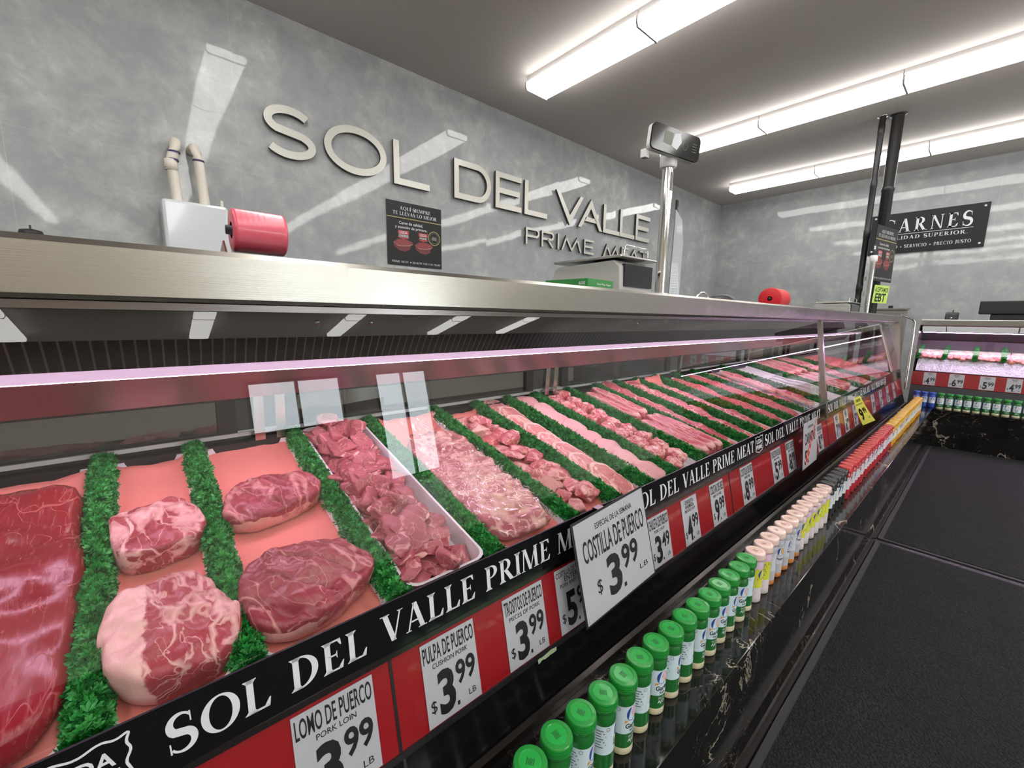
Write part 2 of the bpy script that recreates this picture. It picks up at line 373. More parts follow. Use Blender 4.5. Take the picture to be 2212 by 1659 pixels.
def glyph(c):
    if c == 'I': return stem(.1), .38
    if c == 'L': return stem(.1)+[[(.2, 0), (.66, 0), (.66, .06), (.2, .06)], [(.52, .05), (.66, 0), (.70, .26), (.66, .26)]], .74
    if c == 'E': return stem(.1)+[[(.2, 0), (.64, 0), (.64, .06), (.2, .06)], [(.5, .05), (.64, 0), (.69, .25), (.655, .25)], [(.2, .94), (.62, .94), (.62, 1), (.2, 1)], [(.5, .95), (.62, 1), (.64, .78), (.61, .78)], [(.2, .49), (.48, .49), (.48, .545), (.2, .545)], [(.44, .49), (.49, .38), (.49, .65), (.44, .545)]], .74
    if c == 'D': return stem(.1)+ring(ell(.3, .5, .54, .5, 90, -90), ell(.3, .5, .35, .445, 90, -90))+[[(.2, .945), (.3, .945), (.3, 1), (.2, 1)], [(.2, 0), (.3, 0), (.3, .055), (.2, .055)]], .92
    if c in 'OQ': return ring(ell(.5, .5, .46, .52, 0, 360, 36), ell(.5, .5, .275, .465, 0, 360, 36))+([[(.45, .05), (.6, .05), (.95, -.22), (.75, -.22)]] if c == 'Q' else []), 1.0
    if c in 'PR':
        g = stem(.1)+ring(ell(.32, .735, .36, .265, 90, -90), ell(.32, .735, .185, .215, 90, -90))+[[(.2, .95), (.32, .95), (.32, 1), (.2, 1)], [(.2, .47), (.32, .47), (.32, .52), (.2, .52)]]
        if c == 'R': g += [[(.30, .49), (.50, .49), (.84, .0), (.62, .0)], [(.62, 0), (.93, 0), (.93, .03), (.7, .05)]]
        return g, (.74 if c == 'P' else .88)
    if c == 'V': return diag(.17, .46, .19)+diag(.76, .47, .06)+serif(.075, .265, 1, -1)[:1]+serif(.73, .79, 1, -1)[:1], .88
    if c == 'A': return diag(.40, .13, .06)+diag(.42, .72, .19)+[[(.25, .30), (.6, .30), (.58, .355), (.27, .355)]]+serif(.1, .16, 0)[:1]+serif(.625, .815, 0)[:1], .92
    if c == 'M': return diag(.17, .11, .06)+diag(.22, .56, .17)+diag(.90, .57, .055)+diag(.90, .95, .18)+serif(.08, .14, 0)[:1]+serif(.86, 1.04, 0)[:1]+[[(.06, .965), (.25, .965), (.25, 1), (.06, 1)], [(.85, .965), (1.06, .965), (1.06, 1), (.85, 1)]], 1.16
    if c == 'N': return [[(.12, 0), (.175, 0), (.175, 1), (.12, 1)], [(.74, 0), (.795, 0), (.795, 1), (.74, 1)], [(.05, 1), (.26, 1), (.795, 0), (.70, 0)]]+serif(.12, .175, 0)[:1]+serif(.74, .795, 1, -1)[:1], .92
    if c == 'T': return stem(.29, SW, False)+[[(.04, .94), (.72, .94), (.72, 1), (.04, 1)], [(.03, .74), (.065, .74), (.16, .95), (.05, 1)], [(.73, .74), (.695, .74), (.60, .95), (.71, 1)]], .78
    if c == 'U': return [[(.1, .3), (.28, .3), (.28, 1), (.1, 1)], [(.7, .3), (.755, .3), (.755, 1), (.7, 1)]]+ring(ell(.43, .3, .33, .31, 180, 360), ell(.43, .3, .15, .25, 180, 270, 10)+ell(.43, .3, .27, .25, 270, 360, 9))+serif(.1, .28, 1, -1)[:1]+serif(.7, .755, 1, -1)[:1], .88
    if c == 'J': return [[(.2, .0), (.38, .0), (.38, 1), (.2, 1)], [(.2, .02), (.38, .02), (.16, -.2), (.05, -.2)], [(.1, .96), (.46, .96), (.46, 1), (.1, 1)]], .5
    if c == 'C': return ring(ell(.52, .5, .47, .52, 40, 320, 30), ell(.54, .5, .32, .465, 46, 314, 30))+[[(.80, .98), (.85, .98), (.86, .68), (.82, .68)], [(.76, .12), (.86, .15), (.90, .27), (.86, .27)]], .95
    if c == 'S':
        p = spath(.52, 1.0); n = len(p); p = [(x+.06, y) for x, y in p]
        return ribbon(p, [.06+.15*max(0, 1-abs((k/(n-1)-.5)/.40))**.8 for k in range(n)])+[[(.50, .98), (.54, .98), (.55, .70), (.52, .70)], [(.05, .02), (.09, .02), (.07, .31), (.04, .31)]], .66
    if c == '+': return [[(.1, .32), (.6, .32), (.6, .42), (.1, .42)], [(.3, .12), (.4, .12), (.4, .62), (.3, .62)]], .7
    if c == '.': return [[(.08, 0), (.2, 0), (.2, .12), (.08, .12)]], .3
    if c in 'ÍÁ':
        g, a = glyph('I' if c == 'Í' else 'A'); return g+[[(a/2-.05, 1.06), (a/2+.02, 1.06), (a/2+.14, 1.22), (a/2+.02, 1.22)]], a
    if c == 'Y': return [[(.36, 0), (.54, 0), (.54, .5), (.36, .5)]]+[[(.03, 1), (.22, 1), (.54, .45), (.38, .45)], [(.80, 1), (.86, 1), (.54, .45), (.48, .45)]]+serif(.36, .54, 0)[:1], .86
    return [], .42
def serif2d(s, track=.04):
    v = []; f = []; x = 0
    for ch in s:
        g, a = glyph(ch)
        for poly in g:
            b = len(v); v += [(px+x, py) for px, py in poly]; f.append(list(range(b, b+len(poly))))
        x += a+track
    return v, f
def put(mb, vf, O, ux, uy, box, mi=0, eps=.0006, warp=None, keep=None):
    v, f = vf
    if not v: return
    O, ux, uy = Vector(O), Vector(ux).normalized(), Vector(uy).normalized(); nn = ux.cross(uy)
    xs = [p[0] for p in v]; ys = [p[1] for p in v]
    ax, bx, ay, by = min(xs), max(xs), min(ys), max(ys)
    if keep: ay, by = keep
    x0, y0, x1, y1 = box
    P = [(x0+(p[0]-ax)/(bx-ax)*(x1-x0), y0+(p[1]-ay)/(by-ay)*(y1-y0)) for p in v]
    mb.add([warp(*q) if warp else O+ux*q[0]+uy*q[1]+nn*eps for q in P], f, mi)
def poly2(mb, pts, O, ux, uy, mi=0, eps=.0006):
    O, ux, uy = Vector(O), Vector(ux).normalized(), Vector(uy).normalized(); nn = ux.cross(uy)
    tri = tessellate_polygon([[Vector((x, y, 0)) for x, y in pts]])
    mb.add([O+ux*x+uy*y+nn*eps for x, y in pts], [list(q) for q in tri], mi)
def faces2(polys):
    v = []; f = []
    for p in polys: b = len(v); v += p; f.append(list(range(b, b+len(p))))
    return v, f
SHIELD = [(0, 1.0), (.14, .93), (.28, 1.0), (.5, .90), (.72, 1.0), (.86, .93), (1.0, 1.0), (.95, .84), (1.0, .70), (.93, .52), (.97, .38), (1.0, .24), (.86, .10), (.68, .10), (.5, 0), (.32, .10), (.14, .10), (0, .24), (.03, .38), (.07, .52), (0, .70), (.05, .84), (0, 1.0)]
def _chaikin(p):
    q = []
    for a, b in zip(p[:-1], p[1:]): q += [(a[0]*.8+b[0]*.2, a[1]*.8+b[1]*.2), (a[0]*.2+b[0]*.8, a[1]*.2+b[1]*.8)]
    return q+[q[0]]
SHIELD = _chaikin(_chaikin(SHIELD))
def board(mb, P00, P10, P01, th, mi):      # thin slab from 3 corners, front = ux x uy
    P00, P10, P01 = Vector(P00), Vector(P10), Vector(P01); P11 = P10+P01-P00
    n = (P10-P00).cross(P01-P00).normalized()*th
    mb.add([P00, P10, P11, P01, P00-n, P10-n, P11-n, P01-n], [(0, 1, 2, 3), (7, 6, 5, 4), (0, 4, 5, 1), (1, 5, 6, 2), (2, 6, 7, 3), (3, 7, 4, 0)], mi)

# ------------------------------------------------------------------ the room
XR, YB, ZC, XL, YF = 9.12, 4.0, 3.70, -6.5, -8.5
def struct(o): o['kind'] = 'structure'; return o
fl_ = MB().box(XL-.1, XR+.1, -2.62, YB+.1, -.1, 0, 0); fl_.box(XL-.1, XR+.1, YF-.1, -2.62, -.1, 0, 1); struct(fl_.build('floor', [M['floor'], M['bounce_floor']]))  # unseen front part of the floor, made pale to bounce light onto the ceiling
struct(MB().box(XL-.1, XR+.1, YF-.1, YB+.1, ZC, ZC+.1).build('ceiling', M['ceiling']))
struct(MB().box(XL-.1, XR+.1, YB, YB+.1, 0, ZC).build('wall_back', M['tile_x']))
struct(MB().box(XR, XR+.1, YF-.1, YB, 0, ZC).build('wall_right', M['tile_y']))
struct(MB().box(XL-.1, XL, YF-.1, YB, 0, ZC).build('wall_left', M['paint']))
wf = MB(); wins = [(1.5, 3.45, 1.7, 2.85), (4.25, 5.75, .1, 2.85)]
xs = [XL-.1, 1.5, 3.45, 4.25, 5.75, XR+.1]
for a, b in zip(xs[:-1], xs[1:]):
    w = [q for q in wins if q[0] == a]
    if w: wf.box(a, b, YF-.1, YF, 0, w[0][2]); wf.box(a, b, YF-.1, YF, w[0][3], ZC)
    else: wf.box(a, b, YF-.1, YF, 0, ZC)
struct(wf.build('wall_front', M['paint']))
for i, (a, b, z0, z1) in enumerate(wins):
    m = MB()
    for q in ((a, a+.06, z0, z1), (b-.06, b, z0, z1), (a+.06, b-.06, z0, z0+.06), (a+.06, b-.06, z1-.06, z1), ((a+b)/2-.03, (a+b)/2+.03, z0+.06, z1-.06)): m.box(q[0], q[1], YF-.08, YF+.01, q[2], q[3], 0)
    o = struct(m.build('window_%d' % (i+1), M['dark_grey']))
    o2 = MB().box(a+.06, b-.06, YF-.05, YF-.044, z0+.06, z1-.06).build('pane', M['acrylic'], o)
# grey ledge trim low on the back wall
struct(MB().box(XL, .17, YB-.12, YB, 1.795, 1.815).box(.55, XR, YB-.12, YB, 1.795, 1.815).build('trim_1', M['tile_x']))

# ceiling lamps: rows of four-foot wraparound fixtures
def lamp_proto():
    t = thing('ceiling_lamp', 'lamp', 'ceiling lamp')
    MB().box(-.125, .125, .004, 1.221, -.058, -.0).build('housing', M['housing'], t, False)
    d = MB().py([(-.14, -.06), (-.145, -.10), (-.13, -.126), (.13, -.126), (.145, -.10), (.14, -.06)], .006, 1.219)
    o = d.build('diffuser', M['diff'], t, False)
    MB().py([(-.15, -.058), (-.155, -.102), (-.137, -.133), (.137, -.133), (.155, -.102), (.15, -.058), (.143, -.058), (.147, -.10), (.132, -.1275), (-.132, -.1275), (-.147, -.10), (-.143, -.058)], 1.208, 1.2235).build('end_clip', M['housing'], t, False)
    return t
lp = lamp_proto(); used = False
rows = [(-4.1, 'far left'), (-1.45, 'left'), (.78, 'overhead'), (3.17, 'nearest visible'), (5.64, 'middle'), (7.90, 'farthest')]
for rx, rn in rows:
    for k in range(9):
        y = 3.305-1.2245*(k+1)
        Mx = Matrix.Translation((rx, y, ZC-.001))
        lab = 'white fluorescent ceiling lamp, %s from the tiled wall in the %s row' % (ordw(k), {'nearest visible': 'nearest visible', 'middle': 'middle visible', 'farthest': 'farthest visible'}.get(rn, rn))
        if not used: lp.matrix_world = Mx; lp['label'] = lab; lp['group'] = 'fluorescent lamps in rows on the ceiling'; used = True
        else: copy_tree(lp, Mx, lab, 'fluorescent lamps in rows on the ceiling')

# floor mats and the marble ledges
def floor_mat(x0, x1, y0, y1, lab):
    t = thing('floor_mat', lab, 'floor mat', (x0, y0, 0), group='black floor mats')
    MB().box(x0+.025, x1-.025, y0+.025, y1-.025, 0, .009).build('pile', M['mat'], t)
    e = MB().box(x0, x1, y1-.025, y1, 0, .006).box(x0, x1, y0, y0+.025, 0, .006).box(x0, x0+.025, y0+.025, y1-.025, 0, .006).box(x1-.025, x1, y0+.025, y1-.025, 0, .006)
    e.build('rubber_edge', M['rubber'], t)
floor_mat(-2.5, 3.42, -2.6, .335, 'large black ribbed floor mat along the near part of the marble ledge')
floor_mat(3.47, 6.66, -2.6, .335, 'black floor mat in the corner in front of the far meat case')
lg = thing('marble_ledge', 'long polished black marble ledge with white veins holding the spice jars', 'ledge', (2, .48, 0))
MB().box(-2.5, 6.71, .36, .62, .402, .426).build('ledge_top', M['marble'], lg, bevel=.003)
MB().box(-2.5, 6.71, .366, .62, .09, .402).build('ledge_face', M['marble'], lg)
MB().px([(.345, 0), (.62, 0), (.62, .09), (.366, .09), (.352, .05)], -2.5, 6.71).build('ledge_base', M['marble'], lg)
MB().px([(.338, 0.0), (.345, 0), (.3525, .05), (.348, .052)], -2.5, 6.70).build('base_trim', M['lip'], lg)
lg2 = thing('marble_ledge', 'black marble ledge with brown veins under the far meat case', 'ledge', (6.85, -1, 0))
MB().box(6.71, 7.0, -2.6, .62, .402, .426).build('ledge_top', M['marble'], lg2)
MB().box(6.716, 7.0, -2.6, .62, 0, .402).build('ledge_face', M['marble'], lg2)

# ------------------------------------------------------------------ the long meat case
X0, XM, X1 = -2.3, 3.455, 6.86
case = thing('meat_case', 'long stainless and glass butcher display case with black name strip', 'display case', (2, 1.1, .43))
MB().px([(.612, .43), (.648, .55), (.70, .55), (.70, .43)], X0, X1).build('lower_panel', M['black'], case)
MB().box(X0, X1, .596, .612, .427, .447).build('bumper_strip', M['lip'], case)
MB().box(XM-.004, XM+.004, .598, .60, .447, .45).build('seam', M['lip'], case)
for xs_ in (.305, XM, 6.3):
    MB().px([(.6108, .431), (.6468, .549), (.648, .549), (.612, .431)], xs_-.003, xs_+.003).build('panel_joint', M['lip'], case)
def RP(s, out=0.0):     # point (y, z) on the price rail; s = 0 bottom, 1 top
    return (.648+.042*s-out*.976, .55+.188*s+out*.218)
MB().px([RP(0, 0), RP(1, 0), (.74, .738), (.74, .55)], X0, X1).build('price_rail', M['black_satin'], case)
MB().px([RP(.03, .002), RP(.97, .002), RP(.97, 0), RP(.03, 0)], X0, X1).build('red_insert', M['red_card'], case)
MB().px([RP(-.03, .007), RP(.03, .007), RP(.03, 0), RP(-.03, 0)], X0, X1).build('rail_lip', M['black_soft'], case)
MB().px([RP(.965, .008), RP(1.02, .009), RP(1.02, 0), RP(.965, 0)], X0, X1).build('rail_lip', M['lip'], case)
for xs_ in (.30, 1.86, 3.455):
    MB().px([RP(.03, .0034), RP(.97, .0034), RP(.97, .0), RP(.03, .0)], xs_-.003, xs_+.003).build('rail_joint', M['black_soft'], case)
# black name strip with white serif lettering
SY = Vector((0, .012, .102)).normalized()
def strip_sec(x0, x1, texts):
    mb = MB(); mb.px([(.683, .738), (.695, .842), (.699, .842), (.687, .738)], x0, x1, 0)
    O = Vector((0, .683, .738)); U = Vector((1, 0, 0))
    for a, b, s in texts:
        if s == '#':
            w = b-a; sh = [(a+w*x, .010+.084*y) for x, y in SHIELD]
            put(mb, faces2(ribbon(sh, .0032)), O, U, SY, (a, .010, b, .094), 1)
            put(mb, text2d('USDA', .02), O, U, SY, (a+w*.16, .056, b-w*.16, .078), 1); put(mb, text2d('PRIME', .02), O, U, SY, (a+w*.13, .028, b-w*.13, .050), 1)
        else: put(mb, serif2d(s), O, U, SY, (a, .028, b, .083), 1, keep=(0, 1))
    return mb.build('name_strip', [M['black'], M['print_white']], case)
TXT = 'SOL DEL VALLE PRIME MEAT'
strip_sec(X0, XM-.02, [(-1.19, -.20, TXT), (-.165, -.06, '#'), (-.026, .965, TXT), (.995, 1.095, '#'), (1.128, 2.144, TXT), (2.165, 2.266, '#'), (2.296, 3.30, TXT)])
strip_sec(XM+.02, X1-.02, [(3.50, 4.51, TXT), (4.535, 4.635, '#'), (4.665, 5.68, TXT), (5.705, 5.80, '#')])
# sloping front glass, mullion, end post
for a, b in ((X0, XM-.02), (XM+.02, X1-.03)):
    m = MB(); m.add([(a, .690, .740), (b, .690, .740), (b, .790, 1.392), (a, .790, 1.392)], [(0, 1, 2, 3)]); m.build('front_glass', M['glass'], case)
MB().px([(.676, .74), (.778, 1.395), (.80, 1.395), (.72, .74)], XM-.018, XM+.018).build('mullion', M['steel_plain'], case)
MB().px([(.660, .56), (.768, 1.43), (.80, 1.43), (.715, .56)], X1-.05, X1-.0).build('end_post', M['steel_plain'], case)
MB().px([(.70, .60), (.775, 1.40), (.99, 1.40), (.94, .60)], X1-.004, X1).build('end_panel', M['steel_plain'], case)
MB().tube([(X1+.015, .63, .60), (X1+.015, .64, 1.40), (X1+.01, .66, 1.438), (X1-.2, .74, 1.478)], .013, 10).build('end_trim', M['steel_plain'], case)
# canopy
def canopy(a, b, mt):
    return MB().px([(.770, 1.396), (.768, 1.402), (.768, 1.464), (.775, 1.472), (1.40, 1.472), (1.40, 1.44), (.79, 1.44), (.79, 1.396)], a, b).build('canopy', M[mt], case)
canopy(X0, XM+.035, 'steel'); canopy(XM+.038, X1-.01, 'steel')
MB().px([(.785, 1.3945), (.798, 1.3945), (.798, 1.384), (.785, 1.384)], X0, X1-.05).build('glass_channel', M['lip'], case)
MB().px([(.812, 1.394), (.832, 1.3405), (.842, 1.3405), (.842, 1.44), (.812, 1.44)], X0, X1-.05).build('canopy_fascia', M['under'], case)
for xs_ in (-.35, .245, .347, 1.3, 2.2):
    b = MB(); b.M = Matrix.Translation((xs_, .8225, 1.366))@Matrix.Rotation(radians(110), 4, 'X'); b.lathe([(0, .003), (.005, .0025), (.0065, -.002)], 12); b.build('screw', M['lip'], case)
MB().px([(1.06, 1.332), (1.10, 1.272), (1.114, 1.272), (1.114, 1.34), (.85, 1.41), (.845, 1.40)], X0, X1-.05).build('honeycomb_grille', M['comb'], case)
MB().px([(1.122, 1.258), (1.175, 1.258), (1.175, 1.272), (1.122, 1.272)], X0, X1-.05).build('light_housing', M['white'], case)
MB().px([(1.112, 1.2525), (1.122, 1.2505), (1.122, 1.272), (1.114, 1.272)], X0, X1-.05).build('housing_lip_glow', led_mat('pink_lip_glow', (1.0, .56, .95), .55), case)  # front lip of the light housing; faint emission imitates pink light on it
k = 0
for a, b in ((X0, -.4), (-.38, 2.02), (2.04, 3.43), (3.48, 5.1), (5.12, 6.78)):
    MB().px([(1.130, 1.2575), (1.132, 1.248), (1.162, 1.248), (1.165, 1.2575)], a, b).build('light_tube', M['led'], case)
MB().px([(1.215, 1.262), (1.268, 1.165), (1.278, 1.165), (1.225, 1.272), (1.176, 1.272), (1.176, 1.262)], X0, X1-.05).build('rear_panel', M['rear_steel'], case)
# rear sliding doors
MB().box(X0, X1-.05, 1.50, 1.58, 1.12, 1.145).build('rear_header', M['black_soft'], case)
MB().px([(1.50, .92), (1.50, .985), (1.545, .985), (1.545, .998), (1.60, .998), (1.60, .93)], X0, X1-.05).build('rear_sill', M['black_soft'], case)
MB().px([(1.53, .998), (1.53, 1.010), (1.56, 1.010), (1.56, .998)], X0, X1-.05).build('sill_track', M['white'], case)
for a, b in ((X0, -1.2), (-1.15, .20), (.33, 1.50), (1.72, 2.9), (3.05, 4.2), (4.35, 5.5), (5.6, 6.75)):
    f = MB().box(a, a+.05, 1.54, 1.565, 1.006, 1.125).box(b-.05, b, 1.54, 1.565, 1.006, 1.125).box(a+.05, b-.05, 1.54, 1.565, 1.006, 1.016).build('rear_door', M['black_soft'], case)
    MB().box(a+.05, b-.05, 1.551, 1.555, 1.016, 1.125).build('pane', M['pane'], f)
for xs_ in (.255, .315, 1.56, 1.62, 2.97, 4.27, 5.55):
    MB().px([(1.50, .985), (1.49, 1.13), (1.51, 1.13), (1.52, .985)], xs_-.014, xs_+.014).build('rear_post', M['steel_plain'], case)
# deck under the trays
def ZD(y): return .766+.24*(y-.75)
TH = math.atan(.24)
MB().px([(.702, .735), (.702, .752), (1.50, .943), (1.50, .91)], X0, X1-.05).build('deck', M['black_soft'], case)
MB().box(X0, X0+.03, .80, 1.58, .8, 1.39).build('side_panel', M['steel_plain'], case)
MB().box(X0, X1-.05, .74, 1.58, .0, .74).build('cabinet_body', M['black_soft'], case)
def DK(x, y, w=0.0, rz=0.0):
    return Matrix.Translation((x, y, ZD(y)))@Matrix.Rotation(TH, 4, 'X')@Matrix.Translation((0, 0, w))@Matrix.Rotation(rz, 4, 'Z')

# ------------------------------------------------------------------ the far meat case, across the aisle end
fc = thing('meat_case', 'far butcher display case with an ice bed and red price rail', 'display case', (7.3, -1, .43))
Y0, Y1 = -2.2, .60
MB().py([(6.95, .426), (6.985, .655), (7.1, .655), (7.1, .426)], Y0, Y1).build('lower_panel', M['black_satin'], fc)
MB().py([(6.980, .660), (6.990, .818), (7.02, .818), (7.02, .66)], Y0, Y1).build('price_rail', M['red_card'], fc)
m = MB(); m.add([(6.995, Y1-.02, .818), (6.995, Y0, .818), (7.07, Y0, 1.37), (7.07, Y1-.02, 1.37)], [(0, 1, 2, 3)]); m.build('front_glass', M['glass'], fc)
MB().py([(7.07, 1.368), (7.07, 1.426), (7.078, 1.432), (7.75, 1.432), (7.75, 1.40), (7.09, 1.40), (7.09, 1.368)], Y0, Y1).build('canopy', M['steel_dark'], fc)
MB().py([(7.10, 1.375), (7.17, 1.346), (7.17, 1.356), (7.10, 1.385)], Y0, Y1).build('canopy_underside', M['under'], fc)
MB().py([(7.17, 1.345), (7.195, 1.285), (7.245, 1.288), (7.245, 1.355), (7.18, 1.358)], Y0, Y1).build('honeycomb_grille', M['comb'], fc)
MB().py([(7.205, 1.287), (7.207, 1.279), (7.231, 1.279), (7.233, 1.287)], Y0, Y1-.02).build('light_tube', M['led2'], fc)
MB().py([(7.246, 1.285), (7.34, 1.283), (7.56, 1.19), (7.56, 1.20), (7.34, 1.295), (7.246, 1.295)], Y0, Y1).build('rear_panel', M['rear_steel'], fc)
MB().box(7.62, 7.66, Y0, Y1, .80, 1.20).build('rear_wall', M['dark_grey'], fc)
for yy in (.02, -.62, -1.3):
    MB().box(7.60, 7.625, yy-.03, yy+.03, .85, 1.2).build('rear_post', M['under'], fc)
MB().py([(7.0, .79), (7.62, .92), (7.62, .88), (7.0, .76)], Y0, Y1).build('deck', M['black_soft'], fc)
MB().box(7.03, 7.62, Y0, Y1, 0, .76).build('cabinet_body', M['black_soft'], fc)
MB().box(7.0, 7.66, Y1, Y1+.01, .8, 1.37).build('end_panel', M['steel_plain'], fc)

# ------------------------------------------------------------------ parsley dividers
def parsley_meshes(L, seed, n):
    rg = random.Random(seed); mb = MB()
    for _ in range(n):
        y = rg.uniform(.0, L); a = radians(rg.uniform(-18, 198)); rr = rg.uniform(.6, 1.0)
        nrm = Vector((cos(a), rg.uniform(-.55, .25), sin(a)))
        if rg.random() < .06 and y < L*.98: nrm.x *= 1.5; rr = 1.2
        c = Vector((.020*rr*cos(a), y, .024+.024*rr*sin(a)))
        if rg.random() < .05: c = Vector((.018*rg.uniform(-1, 1), rg.choice((0.0, L)), rg.uniform(.006, .044))); nrm = Vector((nrm.x*.5, -1 if c.y < .1 else 1, .3))
        nrm.normalize(); t1 = nrm.cross(Vector((rg.uniform(-1, 1), rg.uniform(-1, 1), rg.uniform(-1, 1)))).normalized(); t2 = nrm.cross(t1)
        ln = rg.uniform(.008, .0155)
        for j in range(6):
            b = 2*pi*j/6+rg.uniform(-.4, .4); d = (t1*cos(b)+t2*sin(b))*rg.uniform(.45, .95)+nrm*rg.uniform(.35, 1.0); d.normalize()
            s = d.cross(nrm+Vector((.01, .02, .03))).normalized()*(ln*.20); p = c+d*ln
            mid = c+d*ln*.6+nrm*.0012
            mb.add([c, mid+s, p, mid-s], [(0, 1, 2), (0, 2, 3)], 0)
    return mb
PL = .80
def parsley_proto(seed, n=1900):
    t = thing('parsley_divider', 'x', 'plastic parsley', group='green plastic parsley dividers between the meats')
    core = MB(); pts = [(.017*cos(radians(a)), .023+.02*sin(radians(a))) for a in range(-30, 211, 30)]
    core.py(pts, .0, PL); core.box(-.014, .014, 0, PL, 0, .012); core.build('base_strip', M['parsley_core'], t, False)
    parsley_meshes(PL, seed, n).build('foliage', M['parsley'], t, False)
    return t
PP = [parsley_proto(3, 3800), parsley_proto(8, 3400)]; pused = [0, 0]
def parsley(x, lab, k=0, rz=0, y=.752, M_=None):
    Mx = M_ if M_ is not None else DK(x, y, .006, rz)
    if not pused[k]: pused[k] = 1; o = PP[k]; o.matrix_world = Mx; o['label'] = lab; return o
    return copy_tree(PP[k], Mx, lab)

# ------------------------------------------------------------------ meat shapes
def fr(p, o=3, s=1.0): return noise.fractal(Vector(p)*s, 1.0, 2.0, o)
def slab(outline, th, dome=.25, seg=64, nr=13, seed=0, amp=.004, nscale=28, fat=None, edge=.12, under=.9, lean=0):
    """a cut of meat: closed outline (function of angle), rounded rim, bulging side; returns MB in local coords, base at z = 0"""
    mb = MB(); vs = []; at = []; so = Vector((seed*7.3, seed*3.1, seed*1.7))
    prof = []
    for k in range(nr): s = (k/(nr-1))*(1-edge); prof.append((s, 1-dome*s*s*1.05, 0.0))
    for k in range(1, 6): a = k/5*pi/2; prof.append((1-edge+edge*sin(a), (1-dome*(1-edge)**2)*(1-.22*(1-cos(a))), .3*k/5))
    top = prof[-1][1]
    for k in range(1, 6): q = k/5; prof.append((1+.03*sin(q*pi)-(1-under)*q*q, top*(1-q), .3+.7*q))
    vs.append((0, 0, th)); at.append(0)
    for s, h, sd in prof[1:]:
        for j in range(seg):
            a = 2*pi*j/seg; r = outline(a)
            x, y, z = r*s*cos(a), r*s*sin(a), th*h
            nz = fr((x, y, z) if False else (Vector((x, y, z))+so), 4, nscale)
            damp = 1 if h > .05 else 0
            vs.append((x*(1+amp*8*nz*(.3+.7*s)), y*(1+amp*8*nz*(.3+.7*s)), max(0, z+amp*nz*2.2*damp)))
            at.append(fat(s, a, sd, x, y) if fat else 0.0)
    fs = [(0, 1+j, 1+(j+1) % seg) for j in range(seg)]
    for i in range(len(prof)-2):
        b0, b1 = 1+i*seg, 1+(i+1)*seg
        fs += [(b0+j, b1+j, b1+(j+1) % seg, b0+(j+1) % seg) for j in range(seg)]
    mb.add(vs, fs, 0, True); mb.attr = at
    return mb
def sup(a, b, n=2.6, lob=()):
    def f(t):
        c, s = abs(cos(t)), abs(sin(t)); r = (((c/a)**n)+((s/b)**n))**(-1/n)
        for k, am, ph in lob: r *= 1+am*cos(k*t+ph)
        return r
    return f
def lump(seed, size, cuts=5, fatp=.25, sub=3, squash=(1, 1, .75)):
    rg = random.Random(seed); bm = bmesh.new(); bmesh.ops.create_icosphere(bm, subdivisions=sub, radius=1)
    pl = []
    for _ in range(cuts):
        d = Vector((rg.gauss(0, 1), rg.gauss(0, 1), rg.gauss(0, 1))).normalized(); pl.append((d, rg.uniform(.42, .74)))
    fd = Vector((rg.gauss(0, 1), rg.gauss(0, 1), rg.gauss(0, .5))).normalized()
    mb = MB(); vs = []; at = []; so = Vector((seed*3.3, seed, seed*.7))
    for v in bm.verts:
        p = v.co.copy()*(1+.35*noise.noise(v.co*1.5+so))
        for d, l in pl:
            e = p.dot(d)-l
            if e > 0: p -= d*e*.985
        p += v.co*.07*noise.noise(p*4+so)+v.co*.03*noise.noise(p*11+so)
        at.append(max(0, min(1, (p.dot(fd)-.66)*5))*.8 if rg.random() > -1 and fatp > 0 else 0)
        vs.append((p.x*size*squash[0], p.y*size*squash[1], p.z*size*squash[2]))
    zs = min(v[2] for v in vs); vs = [(x, y, z-zs) for x, y, z in vs]
    mb.add(vs, [[v.index for v in f.verts] for f in bm.faces], 0, True); mb.attr = at; bm.free()
    return mb
def place_piece(mb, name, mat, label, cat, Mx, group=None, extra=None):
    o = mb.build(name, mat); o.matrix_world = Mx; ORG[o] = Mx.copy(); tag(o, label, cat, group); return o
def dup(o, Mx, label=None):
    c = o.copy(); COL.objects.link(c); c.matrix_world = Mx
    if label: c['label'] = label
    for ch in o.children: d = ch.copy(); COL.objects.link(d); d.parent = c
    return c

# trays and paper
def tray(x0, x1, lab, y0=.748, ln=.79, hgt=.032, M_=None, mat='tray'):
    w = x1-x0; r = .03; mb = MB()
    def rr(x0_, x1_, y0_, y1_, rd, z):
        P = []
        for cx, cy_, a in ((x1_-rd, y0_+rd, -90), (x1_-rd, y1_-rd, 0), (x0_+rd, y1_-rd, 90), (x0_+rd, y0_+rd, 180)):
            P += [(cx+rd*cos(radians(a+k*22.5)), cy_+rd*sin(radians(a+k*22.5)), z) for k in range(5)]
        return P
    L = [rr(.012, w-.012, .012, ln-.012, r*.7, 0), rr(.003, w-.003, .003, ln-.003, r, hgt), rr(0, w, 0, ln, r, hgt+.002), rr(.006, w-.006, .006, ln-.006, r, hgt+.002), rr(.016, w-.016, .016, ln-.016, r*.7, .004)]
    n = len(L[0]); mb.add([p for l in L for p in l], [(i*n+k, i*n+(k+1) % n, (i+1)*n+(k+1) % n, (i+1)*n+k) for i in range(4) for k in range(n)]+[list(range(n-1, -1, -1)), list(range(4*n, 5*n))], 0, False)
    Mx = M_ if M_ is not None else DK(x0, y0, .0)
    o = mb.build('meat_tray', M[mat]); o.matrix_world = Mx; return tag(o, lab, 'tray', 'white plastic meat trays')
